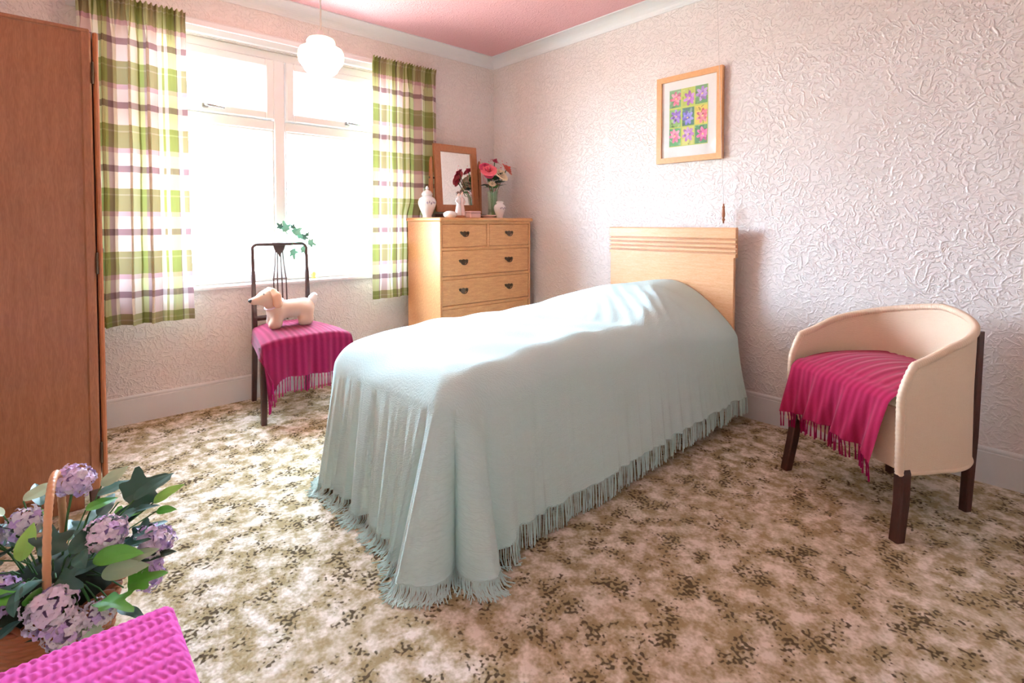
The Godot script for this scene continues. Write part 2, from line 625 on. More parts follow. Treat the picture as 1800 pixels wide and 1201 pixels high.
# ------------------------------------------------------------------ room
func room() -> void:
	var st := sst()
	box2(st, Vector3(LEFT_X - 0.2, -0.12, -0.25), Vector3(0.2, 0, FRONT_Z + 0.2), 0.001)
	struct("floor", st, M.carpet)
	st = sst()
	box2(st, Vector3(LEFT_X - 0.2, ROOM_H, -0.25), Vector3(0.2, ROOM_H + 0.12, FRONT_Z + 0.2), 0.001)
	struct("ceiling", st, M.pink_ceiling_paper)
	st = sst()
	box2(st, Vector3(LEFT_X - 0.2, 0, -0.25), Vector3(WIN_X0, ROOM_H, 0), 0.001)
	box2(st, Vector3(WIN_X1, 0, -0.25), Vector3(0.2, ROOM_H, 0), 0.001)
	box2(st, Vector3(WIN_X0, 0, -0.25), Vector3(WIN_X1, WIN_Y0 - 0.025, 0), 0.001)
	box2(st, Vector3(WIN_X0, WIN_Y1, -0.25), Vector3(WIN_X1, ROOM_H, 0), 0.001)
	struct("wall_back", st, M.embossed_wallpaper)
	st = sst()
	box2(st, Vector3(0, 0, 0), Vector3(0.2, ROOM_H, FRONT_Z), 0.001)
	struct("wall_right", st, M.embossed_wallpaper)
	st = sst()
	box2(st, Vector3(LEFT_X - 0.2, 0, 0), Vector3(LEFT_X, ROOM_H, FRONT_Z), 0.001)
	struct("wall_left", st, M.embossed_wallpaper)
	st = sst()
	box2(st, Vector3(LEFT_X - 0.2, 0, FRONT_Z), Vector3(0.2, ROOM_H, FRONT_Z + 0.2), 0.001)
	struct("wall_front", st, M.embossed_wallpaper)
	var runs := [["back", Vector3(LEFT_X, 0, 0), Vector3(0, 0, 0), Vector3(0, 0, 1)], ["right", Vector3(0, 0, 0), Vector3(0, 0, FRONT_Z), Vector3(-1, 0, 0)],
		["left", Vector3(LEFT_X, 0, 0), Vector3(LEFT_X, 0, FRONT_Z), Vector3(1, 0, 0)], ["front", Vector3(LEFT_X, 0, FRONT_Z), Vector3(0, 0, FRONT_Z), Vector3(0, 0, -1)]]
	var cove := [Vector2(0, 0.072), Vector2(0, 0.0), Vector2(0.006, 0.0)]
	for k in 9:
		var an := PI * 0.5 * k / 8.0
		cove.append(Vector2(0.112 - 0.104 * cos(an), 0.064 - 0.060 * (1.0 - sin(an))))
	cove.append(Vector2(0.112, 0.072))
	var board := [Vector2(0, 0), Vector2(0.018, 0), Vector2(0.018, 0.134), Vector2(0.012, 0.137), Vector2(0.012, 0.141), Vector2(0.016, 0.144), Vector2(0.015, 0.151), Vector2(0.008, 0.156), Vector2(0, 0.156)]
	var n := 1
	for r in runs:
		st = sst()
		mould(st, board, r[1], r[2], r[3])
		struct("baseboard_" + r[0], st, M.white_gloss_paint)
		st = sst()
		mould(st, cove, r[1] + Vector3(0, ROOM_H - 0.072, 0), r[2] + Vector3(0, ROOM_H - 0.072, 0), r[3])
		struct("trim_%d" % n, st, M.cornice_paint)
		n += 1

func frame_rect(st: SurfaceTool, x0: float, x1: float, y0: float, y1: float, w: float, z0: float, z1: float, b := 0.005) -> void:
	box2(st, Vector3(x0, y0, z0), Vector3(x0 + w, y1, z1), b)
	box2(st, Vector3(x1 - w, y0, z0), Vector3(x1, y1, z1), b)
	box2(st, Vector3(x0 + w, y0, z0), Vector3(x1 - w, y0 + w, z1), b)
	box2(st, Vector3(x0 + w, y1 - w, z0), Vector3(x1 - w, y1, z1), b)

func window() -> void:
	var w := Node3D.new()
	w.name = "window_1"
	w.set_meta("kind", "structure")
	add_child(w)
	var st := sst()
	frame_rect(st, WIN_X0, WIN_X1, WIN_Y0, WIN_Y1, 0.055, -0.13, -0.05)
	obj("window_frame", st, M.white_plastic, w)
	st = sst()
	box2(st, Vector3(-1.855, WIN_Y0 + 0.05, -0.125), Vector3(-1.785, WIN_Y1 - 0.05, -0.048), 0.006)
	obj("mullion", st, M.white_plastic, w)
	for s in [[WIN_X0 + 0.05, -1.855], [-1.785, WIN_X1 - 0.05]]:
		st = sst()
		box2(st, Vector3(s[0], 1.735, -0.125), Vector3(s[1], 1.80, -0.05), 0.006)
		obj("transom", st, M.white_plastic, w)
		st = sst()
		frame_rect(st, s[0] + 0.004, s[1] - 0.004, 1.802, WIN_Y1 - 0.058, 0.052, -0.11, -0.028, 0.007)
		var sash := obj("sash", st, M.white_plastic, w)
		st = sst()
		box2(st, Vector3(s[0] + 0.05, 1.85, -0.08), Vector3(s[1] - 0.05, WIN_Y1 - 0.108, -0.074), 0.001)
		obj("pane", st, M.window_glass, sash)
		st = sst()
		var cx: float = -2.262 if s[0] < -2 else -1.36
		box2(st, Vector3(cx - 0.016, 1.822, -0.028), Vector3(cx + 0.016, 1.852, -0.016), 0.004)
		tube(st, [Vector3(cx, 1.838, -0.018), Vector3(cx, 1.838, -0.002), Vector3(cx + 0.012, 1.837, 0.004), Vector3(cx + 0.1, 1.832, 0.002)], [0.008, 0.009, 0.009, 0.006], 8)
		obj("handle", st, M.chrome, sash)
		st = sst()
		box2(st, Vector3(s[0] - 0.002, WIN_Y0 + 0.05, -0.09), Vector3(s[1] + 0.002, 1.74, -0.084), 0.001)
		obj("pane", st, M.window_glass, w)
		st = sst()
		frame_rect(st, s[0] - 0.002, s[1] + 0.002, WIN_Y0 + 0.048, 1.738, 0.018, -0.084, -0.06, 0.006)
		obj("glazing_bead", st, M.white_plastic, w)
	st = sst()
	box2(st, Vector3(WIN_X0, WIN_Y0 - 0.025, -0.06), Vector3(WIN_X1, WIN_Y0, 0.0), 0.002)
	box2(st, Vector3(WIN_X0 - 0.04, WIN_Y0 - 0.025, 0.0), Vector3(WIN_X1 + 0.04, WIN_Y0, 0.034), 0.006)
	obj("window_sill", st, M.white_gloss_paint, w)

# ------------------------------------------------------------------ wardrobe
func wardrobe() -> void:
	var base := Vector3(-3.12, 0, 0.6)
	var t := wthing("wardrobe", "tall reddish brown wooden wardrobe at the left beside the window", "wardrobe", base)
	var x0 := -3.43
	var xf := -2.864                # front of the carcass; the doors stand proud of it
	var st := sst()
	box2(st, Vector3(x0, 0.09, 0.975), Vector3(xf - 0.032, 1.852, 0.993), 0.002)
	box2(st, Vector3(x0, 0.09, 0.20), Vector3(xf, 1.852, 0.225), 0.002)
	box2(st, Vector3(x0, 0.09, 0.22), Vector3(x0 + 0.012, 1.85, 0.98), 0.002)
	box2(st, Vector3(x0, 0.09, 0.22), Vector3(xf - 0.004, 0.115, 0.98), 0.002)
	obj("carcass", st, M.wardrobe_wood, t)
	st = sst()
	box2(st, Vector3(xf - 0.034, 0.075, 0.962), Vector3(xf, 1.856, 1.0), 0.006)
	obj("corner_post", st, M.wardrobe_wood, t)
	st = sst()
	box2(st, Vector3(x0 - 0.004, 1.85, 0.195), Vector3(xf - 0.004, 1.866, 1.0), 0.004)
	obj("top", st, M.wardrobe_wood, t)
	st = sst()
	box2(st, Vector3(x0 + 0.02, 0.0, 0.23), Vector3(xf - 0.05, 0.092, 0.965), 0.003)
	obj("plinth", st, M.wardrobe_wood, t)
	st = sst()
	bar(st, [[Vector3(xf - 0.02, 0.0, 0.975), 0.014, 0.016], [Vector3(xf - 0.02, 0.08, 0.975), 0.018, 0.02]])
	obj("foot", st, M.dark_stained_wood, t)
	for k in 2:
		var z0 := 0.602 if k == 0 else 0.203
		st = sst()
		box2(st, Vector3(xf + 0.005, 0.112, z0), Vector3(xf + 0.022, 1.858, z0 + 0.395), 0.005)
		var d := obj("door", st, M.wardrobe_door_wood, t)
		st = sst()
		var kz := z0 + (0.04 if k == 0 else 0.355)
		tube(st, [Vector3(xf + 0.02, 1.0, kz), Vector3(xf + 0.034, 1.0, kz), Vector3(xf + 0.036, 1.0, kz), Vector3(xf + 0.05, 1.0, kz)], [0.006, 0.006, 0.016, 0.01], 12)
		obj("knob", st, M.dark_bronze, d)
	for hy in [1.70, 0.965, 0.22]:
		st = sst()
		box2(st, Vector3(xf - 0.001, hy - 0.04, 0.99), Vector3(xf + 0.006, hy + 0.04, 1.0015), 0.001)
		tube(st, [Vector3(xf + 0.003, hy - 0.042, 1.001), Vector3(xf + 0.003, hy + 0.042, 1.001)], 0.004, 8)
		obj("hinge", st, M.dark_bronze, t)
	done()

# ------------------------------------------------------------------ chest of drawers
func drawer_pull(d: Node3D, x: float, y: float, z: float) -> void:
	var s := 1.0
	var plate := PackedVector2Array([Vector2(-0.042, 0.012), Vector2(-0.03, 0.017), Vector2(-0.016, 0.012), Vector2(0, 0.018), Vector2(0.016, 0.012), Vector2(0.03, 0.017), Vector2(0.042, 0.012), Vector2(0.034, -0.004), Vector2(0.018, -0.010), Vector2(0.008, -0.020), Vector2(0, -0.024), Vector2(-0.008, -0.020), Vector2(-0.018, -0.010), Vector2(-0.034, -0.004)])
	var st := sst()
	prism(st, plate, 0, 0.004, Transform3D(Basis().scaled(Vector3(s, s, 1)), Vector3(x, y, z)))
	var h := obj("handle", st, M.dark_bronze, d)
	st = sst()
	var pts := []
	for i in 11:
		var a := PI * i / 10.0
		pts.append(Vector3(x + 0.03 * cos(a), y + 0.004 - 0.026 * sin(a), z + 0.010 + 0.004 * sin(a)))
	tube(st, pts, 0.0035, 6)
	for sx in [-1.0, 1.0]:
		tube(st, [Vector3(x + 0.03 * sx, y + 0.004, z + 0.003), Vector3(x + 0.03 * sx, y + 0.004, z + 0.014)], 0.005, 8)
	obj("drop_bail", st, M.dark_bronze, h)

func chest() -> void:
	var t := wthing("chest_of_drawers", "light oak chest of drawers with dark metal drop handles in the room corner", "chest", Vector3(-0.515, 0, 0.335))
	var xl := -0.952
	var xr := -0.078
	var zb := 0.118
	var zf := 0.55
	var st := sst()
	box2(st, Vector3(xl, 0.05, zb), Vector3(xl + 0.018, 1.137, zf), 0.003)
	box2(st, Vector3(xr - 0.018, 0.05, zb), Vector3(xr, 1.137, zf), 0.003)
	box2(st, Vector3(xl + 0.01, 0.05, zb), Vector3(xr - 0.01, 1.137, zb + 0.01), 0.002)
	box2(st, Vector3(xl + 0.017, 1.118, zf - 0.03), Vector3(xr - 0.017, 1.137, zf - 0.001), 0.002)
	for y in [0.939, 0.733, 0.522, 0.302]:
		box2(st, Vector3(xl + 0.017, y - 0.010, zb + 0.01), Vector3(xr - 0.017, y + 0.010, zf - 0.003), 0.002)
	box2(st, Vector3(-0.528, 0.94, zf - 0.2), Vector3(-0.506, 1.12, zf - 0.003), 0.002)
	obj("carcass", st, M.chest_oak, t)
	st = sst()
	box2(st, Vector3(xl - 0.014, 1.137, zb - 0.006), Vector3(xr + 0.012, 1.163, zf + 0.022), 0.008)
	obj("top", st, M.chest_oak, t)
	st = sst()
	box2(st, Vector3(xl + 0.017, 0.05, zf - 0.03), Vector3(xr - 0.017, 0.10, zf - 0.002), 0.003)
	obj("plinth", st, M.chest_oak, t)
	for f in [[xl + 0.03, zb + 0.03], [xr - 0.03, zb + 0.03], [xl + 0.03, zf - 0.03], [xr - 0.03, zf - 0.03]]:
		st = sst()
		bar(st, [[Vector3(f[0], 0, f[1]), 0.02, 0.02], [Vector3(f[0], 0.055, f[1]), 0.026, 0.026]])
		obj("foot", st, M.chest_oak, t)
	var rows := [[0.950, 1.117, [[xl + 0.0195, -0.5295], [-0.5045, xr - 0.0195]]], [0.745, 0.928, [[xl + 0.0195, xr - 0.0195]]], [0.534, 0.722, [[xl + 0.0195, xr - 0.0195]]], [0.314, 0.511, [[xl + 0.0195, xr - 0.0195]]], [0.102, 0.291, [[xl + 0.0195, xr - 0.0195]]]]
	for r in rows:
		for s in r[2]:
			st = sst()
			box2(st, Vector3(s[0], r[0], zf - 0.022), Vector3(s[1], r[1], zf - 0.005), 0.005)
			box2(st, Vector3(s[0] + 0.01, r[0] + 0.01, zf - 0.34), Vector3(s[1] - 0.01, r[1] - 0.03, zf - 0.021), 0.002)
			var d := obj("drawer", st, M.chest_oak, t)
			var y: float = (r[0] + r[1]) * 0.5 + 0.008
			if r[2].size() == 2:
				drawer_pull(d, (s[0] + s[1]) * 0.5 - 0.006, y + 0.006, zf - 0.005)
			else:
				drawer_pull(d, -0.748, y, zf - 0.005)
				drawer_pull(d, -0.310, y, zf - 0.005)
	done()

# ------------------------------------------------------------------ bed
func bed() -> void:
	var t := wthing("single_bed", "single bed with a pale wooden headboard carved with four grooves", "bed", Vector3(-1.05, 0, 1.80))
	var st := sst()
	box2(st, Vector3(-2.0, 0.10, 1.40), Vector3(-0.135, 0.32, 2.20), 0.02)
	obj("base", st, M.mattress_ticking, t)
	st = sst()
	box2(st, Vector3(-1.98, 0.32, 1.42), Vector3(-0.14, 0.50, 2.16), 0.05)
	obj("mattress", st, M.mattress_ticking, t)
	for f in [[-1.9, 1.47], [-1.9, 2.13], [-0.25, 1.47], [-0.25, 2.13]]:
		st = sst()
		lathe(st, [Vector2(0.001, 0), Vector2(0.022, 0.0), Vector2(0.028, 0.1), Vector2(0.001, 0.1)], 12, Vector3(f[0], 0, f[1]))
		obj("leg", st, M.dark_stained_wood, t)
	# headboard: a lower panel and a slightly wider grooved upper board
	st = sst()
	box2(st, Vector3(-0.100, 0.30, 1.366), Vector3(-0.077, 0.935, 2.232), 0.003)
	var hb := obj("headboard", st, M.headboard_wood, t)
	st = sst()
	var prof := [Vector2(-0.074, 0.925), Vector2(-0.074, 1.09), Vector2(-0.078, 1.097), Vector2(-0.099, 1.097), Vector2(-0.104, 1.09)]
	for g in 4:
		var y := 1.029 - g * 0.0265
		prof.append_array([Vector2(-0.104, y + 0.007), Vector2(-0.102, y + 0.005), Vector2(-0.085, y + 0.004), Vector2(-0.085, y - 0.004), Vector2(-0.102, y - 0.005), Vector2(-0.104, y - 0.007)])
	prof.append(Vector2(-0.104, 0.925))
	var z0 := 1.360
	var z1 := 2.242
	var poly := PackedVector2Array()
	for p in prof:
		poly.append(Vector2(-p.x, p.y))
	prism(st, poly, z0, z1, Transform3D(Basis(Vector3(-1, 0, 0), Vector3(0, 1, 0), Vector3(0, 0, 1)), Vector3.ZERO))
	obj("grooved_board", st, M.headboard_wood, hb)
	for z in [1.55, 2.05]:
		st = sst()
		box2(st, Vector3(-0.0735, 0.12, z - 0.03), Vector3(-0.055, 0.92, z + 0.03), 0.001)
		obj("strut", st, M.dark_stained_wood, t)
	done()
	bedspread()

func bed_top(x: float, z: float) -> float:
	var foot := smoothstep(-2.05, -1.6, x)
	var h := lerpf(0.615, 0.655, foot)
	var pil := smoothstep(-1.05, -0.42, x)
	h += pil * 0.115
	h += 0.006 * sin(x * 9.0 + z * 5.0) * sin(z * 11.0) + 0.004 * sin(x * 23.0 - z * 17.0)
	# creases where the cover is tucked up over the pillow
	var cr := smoothstep(-1.15, -0.8, x) * (1.0 - smoothstep(-0.55, -0.25, x)) * smoothstep(1.6, 2.0, z)
	h += cr * 0.0028 * sin((x * 0.9 + z) * 62.0 + 2.0 * sin(x * 9.0))
	return h

func bedspread() -> void:
	var zc := 1.81
	var hw := 0.452
	var L := 1.992                # from the headboard (x = -0.105) to the foot
	var cr := 0.085
	var xh := -0.105
	var per := []                 # [point in plan, outward normal, corner weight near, distance]
	var dist := 0.0
	var n_side := 150
	var n_cor := 64
	var n_foot := 90
	for i in n_side:
		var f := i / float(n_side)
		per.append([Vector2(xh - f * (L - cr), zc + hw), Vector2(0, 1), 0.0])
	for i in n_cor:
		var a := PI * 0.5 * i / n_cor
		per.append([Vector2(xh - (L - cr) - cr * sin(a), zc + hw - cr + cr * cos(a)), Vector2(-sin(a), cos(a)), sin(a * 2.0)])
	for i in n_foot:
		var f := i / float(n_foot)
		per.append([Vector2(xh - L, zc + hw - cr - f * (2.0 * hw - 2.0 * cr)), Vector2(-1, 0), 0.0])
	for i in n_cor:
		var a := PI * 0.5 * i / n_cor
		per.append([Vector2(xh - (L - cr) - cr * cos(a), zc - hw + cr - cr * sin(a)), Vector2(-cos(a), -sin(a)), sin(a * 2.0)])
	for i in n_side + 1:
		var f := i / float(n_side)
		per.append([Vector2(xh - (L - cr) + f * (L - cr), zc - hw), Vector2(0, -1), 0.0])
	var nz := FastNoiseLite.new()
	nz.seed = 4
	nz.frequency = 1.0
	var KT := 34
	var KS := 44
	var P := []
	var UV := []
	for k in KT + KS + 1:
		P.append(PackedVector3Array())
		UV.append(PackedVector2Array())
	var hem := []
	var hem_n := []
	dist = 0.0
	for j in per.size():
		var p: Vector2 = per[j][0]
		var nn: Vector2 = per[j][1]
		if j > 0:
			dist += p.distance_to(per[j - 1][0])
		var sx := clampf(p.x, xh - L + hw * 0.92, xh)
		var mid := Vector2(sx, zc)
		var D := p.distance_to(mid)
		var head := smoothstep(-1.0, -0.25, p.x)
		var Rx := lerpf(0.125, 0.44, head)
		var Ry := lerpf(0.105, 0.30, head)
		var pw := lerpf(2.3, 1.7, head)
		var ye := 0.0
		for k in KT + 1:
			var g := k / float(KT)
			g = 1.0 - pow(1.0 - g, 1.5)
			var q := mid.lerp(p, g)
			var d := (1.0 - g) * D
			var y := bed_top(q.x, q.y)
			if d < Rx:
				var sh := (Rx - d) / Rx
				y -= Ry * (0.72 * pow(sh, pw) + 0.28 * (1.0 - sqrt(maxf(1.0 - sh * sh, 0.0))))
			P[k].append(Vector3(q.x, y, q.y))
			UV[k].append(Vector2(dist, g * D))
			ye = y
		# skirt: hem drops to the carpet at the foot corners, lifts a little towards the head
		var foot_w := smoothstep(-1.35, -1.95, p.x)
		var hy := lerpf(lerpf(0.148, 0.092, smoothstep(-0.1, -1.8, p.x)), 0.032, smoothstep(-1.84, -2.0, p.x))
		hy = maxf(hy + 0.012 * nz.get_noise_1d(dist * 9.0), 0.018)
		# corner weight also spreads onto the straight runs beside the corner
		var cd := minf(p.distance_to(Vector2(xh - L + 0.03, zc + hw - 0.03)), p.distance_to(Vector2(xh - L + 0.03, zc - hw + 0.03)))
		var cw := exp(-cd * cd / 0.030) * (1.0 if p.y > zc else 0.0)
		var fold := 1.3 - 3.2 * sqrt(absf(nz.get_noise_1d(dist * 6.5 + 3.0))) + 0.5 * nz.get_noise_1d(dist * 17.0)
		var sharp := 2.4 * (pow(absf(sin(dist * 27.0 + 0.6)), 0.55) - 0.62)
		for k in range(1, KS + 1):
			var t := k / float(KS)
			var amp := (0.011 + foot_w * (1.0 - absf(nn.y)) * 0.020) * pow(t, 0.95)
			var off := 0.048 * pow(t, 0.85) * (1.0 - 0.75 * head * (1.0 - t)) + amp * fold
			off += cw * (0.045 * pow(t, 1.4) + 0.054 * pow(t, 0.8) * sharp)
			var y := lerpf(ye, hy, t)
			if y < 0.035:
				off += (0.035 - y) * 0.5
			var o := nn * off
			P[KT + k].append(Vector3(p.x + o.x, y, p.y + o.y))
			UV[KT + k].append(Vector2(dist, D + t * (ye - hy)))
		hem.append(P[KT + KS][j])
		hem_n.append(nn)
	var t2 := wthing("bedspread", "pale aqua ribbed bedspread with a fringed hem draped over the single bed", "bedspread", Vector3(-1.05, 0.02, 1.80))
	var st := sst()
	grid(st, P, false, UV)
	obj("cover", st, M.aqua_bedspread, t2)
	st = sst()
	var r := RandomNumberGenerator.new()
	r.seed = 9
	for j in hem.size() - 1:
		for s in 3:
			var a: Vector3 = hem[j].lerp(hem[j + 1], (s + r.randf()) / 3.0)
			var nn: Vector2 = hem_n[j]
			var o := Vector3(nn.x, 0, nn.y)
			var len := 0.072 + r.randf() * 0.02
			var side := Vector3(-nn.y, 0, nn.x) * (r.randf() - 0.5) * 0.03
			var drop := minf(len, a.y - 0.004)
			var lie := len - drop
			var pts := [a + Vector3(0, 0.004, 0), a + o * 0.002 + side * 0.3 - Vector3(0, drop * 0.55, 0), a + o * (0.003 + lie * 0.3) + side * 0.6 - Vector3(0, drop, 0)]
			if lie > 0.01:
				pts.append(a + o * (0.003 + lie * 0.8) + side * 1.8 - Vector3(0, drop, 0))
			tube(st, pts, 0.0019, 4)
	var fr := obj("fringe", st, M.aqua_fringe, t2)
	fr.set_meta("kind", "stuff")
	done()

# ------------------------------------------------------------------ tub chair
func tub_u(tau: float, ins: float) -> Array:        # a point on the U of the shell: [right, back, distance share 0 front .. 1 back]
	var a := 0.277 - ins
	var straight := 0.21
	var dep := 0.285 - ins
	var arc := 0.88
	var total := straight * 2.0 + arc
	var s := tau * total
	var k := 1.0 - absf(2.0 * tau - 1.0)
	if s < straight:
		return [Vector2(-a, s), k, 1.0 - s / straight]
	if s > total - straight:
		return [Vector2(a, total - s), k, 1.0 - (total - s) / straight]
	var an := PI * (s - straight) / arc
	return [Vector2(-a * cos(an), straight + dep * sin(an)), k, 0.0]

func tub_rim(k: float) -> float:
	return 0.618 + 0.152 * (1.0 - pow(1.0 - k, 1.25))

func tub_point(tau: float, h: float, ins: float) -> Vector3:
	var u := tub_u(tau, ins)
	var p: Vector2 = u[0]
	var low := lerpf(0.235, 0.215, u[1])
	var top := tub_rim(u[1])
	var y := lerpf(low, top, h)
	var sweep: float = 0.050 * pow(clampf((y - 0.50) / 0.118, 0.0, 1.2), 1.5) * u[2]
	var flare := 1.0 + 0.015 * smoothstep(0.45, 0.75, y)
	return Vector3(p.x * flare, y, -(p.y + sweep) * flare)

func tub_chair() -> void:
	# local frame: +x towards the chair's far (room) side, -z to its back
	var turn := atan2(-0.857, -0.515)
	var t := thing("tub_chair", "cream woven cane tub armchair with dark legs beside the bed", "chair", Vector3(-0.648, 0, 2.924), turn)
	# the local +x axis must run from the window-side front leg to the other one
	var ex := Vector3(-0.515, 0, 0.857)
	var ez := Vector3(-0.857, 0, -0.515)
	t.transform = Transform3D(Basis(ex, Vector3.UP, ez), Vector3(-0.648, 0, 2.924))
	var NT := 96
	var NH := 26
	var out := []
	var inn := []
	for i in NH + 1:
		var a := PackedVector3Array()
		var b := PackedVector3Array()
		for j in NT + 1:
			a.append(tub_point(j / float(NT), i / float(NH), 0.0))
			b.append(tub_point(j / float(NT), i / float(NH), 0.012))
		out.append(a)
		inn.append(b)
	var st := sst()
	grid(st, out)
	grid(st, inn, false, [], true)
	obj("shell", st, M.woven_cane, t)
	# braided edging down both fronts and round the rim
	st = sst()
	var path := []
	for i in 15:
		path.append(tub_point(0.0, i / 14.0, 0.006))
	for j in range(1, 80):
		path.append(tub_point(j / 80.0, 1.0, 0.006))
	for i in 15:
		path.append(tub_point(1.0, 1.0 - i / 14.0, 0.006))
	var fine := []
	var rad := []
	for i in path.size() - 1:
		for s in 5:
			fine.append(path[i].lerp(path[i + 1], s / 5.0))
			rad.append(0.0145 if fine.size() % 3 else 0.0128)
	fine.append(path[-1])
	rad.append(0.0145)
	tube(st, fine, rad, 10)
	obj("braided_edge", st, M.cane_trim, t)
	st = sst()
	path = []
	for j in 81:
		path.append(tub_point(j / 80.0, 0.0, 0.004))
	tube(st, path, 0.009, 8)
	obj("lower_edge", st, M.cane_trim, t)
	st = sst()
	box2(st, Vector3(-0.262, 0.235, -0.034), Vector3(0.262, 0.462, -0.016), 0.006)
	obj("front_panel", st, M.woven_cane, t)
	# seat lid, D shaped
	st = sst()
	var P := []
	for i in 12:
		var f := i / 11.0
		var row := PackedVector3Array()
		for j in 61:
			var u := tub_u(j / 60.0, 0.02)
			var p: Vector2 = u[0]
			var c := Vector2(0, 0.2)
			var q := c.lerp(p, f)
			row.append(Vector3(q.x, 0.515 - 0.022 * pow(f, 3.0) - (0.025 if i == 11 else 0.0), -maxf(q.y, 0.0) - 0.004))
		P.append(row)
	grid(st, P, true)
	obj("seat", st, M.cream_seat, t)
	# legs: front pair sabre shaped, rear pair run up the outside of the shell
	for s in [-1.0, 1.0]:
		st = sst()
		bar(st, [[Vector3(0.258 * s, 0.262, -0.03), 0.014, 0.012], [Vector3(0.262 * s, 0.236, -0.024), 0.020, 0.020], [Vector3(0.270 * s, 0.13, -0.012), 0.019, 0.02], [Vector3(0.277 * s, 0.0, 0.012), 0.019, 0.018]])
		obj("leg", st, M.dark_stained_wood, t)
		st = sst()
		bar(st, [[Vector3(0.162 * s, 0.0, -0.430), 0.015, 0.016], [Vector3(0.166 * s, 0.3, -0.447), 0.018, 0.016], [Vector3(0.171 * s, 0.705, -0.461), 0.016, 0.013]])
		obj("leg", st, M.dark_stained_wood, t)
	# the throw is a thing of its own, lying on the seat
	var th := thing("throw", "magenta striped throw with tasselled hem lying over the cane tub chair seat", "throw")
	th.transform = t.transform
	st = sst()
	var G := []
	var UV := []
	var n := 96
	var m := 80
	var hem := []
	for i in m + 1:
		var v := i / float(m)
		var row := PackedVector3Array()
		var uvr := PackedVector2Array()
		for j in n + 1:
			var u := j / float(n)
			var x := 0.0
			var y := 0.0
			var z := 0.0
			var fall := 0.45          # share of the cloth that lies on the seat
			if v < fall:
				var g := v / fall
				var half := lerpf(0.19, 0.252, sqrt(g))
				x = lerpf(-half * 0.97, half, u)
				z = lerpf(-0.415, -0.03, g)
				var dome := 0.548 + 0.022 * sin(PI * clampf(g * 0.9, 0, 1)) * sin(PI * u)
				y = dome - 0.03 * pow(g, 5.0) - 0.004 + 0.002 * sin(u * 60.0 + g * 4.0)
				z = minf(z, -0.03)
			else:
				var g := (v - fall) / (1.0 - fall)
				var right := lerpf(0.252, 0.185, pow(g, 0.8))
				var hemy := lerpf(0.275, 0.262, u) + 0.02 * sin(PI * u) - 0.03 * smoothstep(0.9, 1.0, u)
				x = lerpf(-0.245 - 0.022 * g, right, u)
				var e := minf(g / 0.12, 1.0)
				y = lerpf(0.514, hemy, g) + (1.0 - e) * 0.004
				var fl := 0.018 * g * (sin(u * 19.0 + 1.2) + 0.6 * sin(u * 41.0 + g * 2.0))
				z = -0.03 + 0.042 * sqrt(e) + 0.022 * g + fl
			row.append(Vector3(x, y, z))
			uvr.append(Vector2(u + 0.05 * sin(v * 3.0), v))
			if i == m:
				hem.append(row[-1])
		G.append(row)
		UV.append(uvr)
	grid(st, G, false, UV)
	obj("cloth", st, M.magenta_throw, th)
	tassels(th, hem, 44, 0.062, M.magenta_fringe, 0.0032)

func tassels(parent: Node3D, hem: Array, count: int, length: float, m: Material, rad: float) -> void:
	var r := RandomNumberGenerator.new()
	r.seed = 21
	var st := sst()
	for k in count:
		var f := (k + 0.5) / count * (hem.size() - 1)
		var a: Vector3 = hem[int(f)].lerp(hem[mini(int(f) + 1, hem.size() - 1)], f - int(f))
		var sway := Vector3((r.randf() - 0.5) * 0.012, 0, (r.randf() - 0.5) * 0.01)
		var l := length * (0.9 + r.randf() * 0.2)
		tube(st, [a + Vector3(0, 0.004, 0), a + sway * 0.4 - Vector3(0, l * 0.2, 0), a + sway * 0.6 - Vector3(0, l * 0.3, 0), a + sway - Vector3(0, l, 0)], [rad * 0.8, rad, rad * 0.7, rad * 1.15], 5)
	var o := obj("fringe", st, m, parent)
	o.set_meta("kind", "stuff")

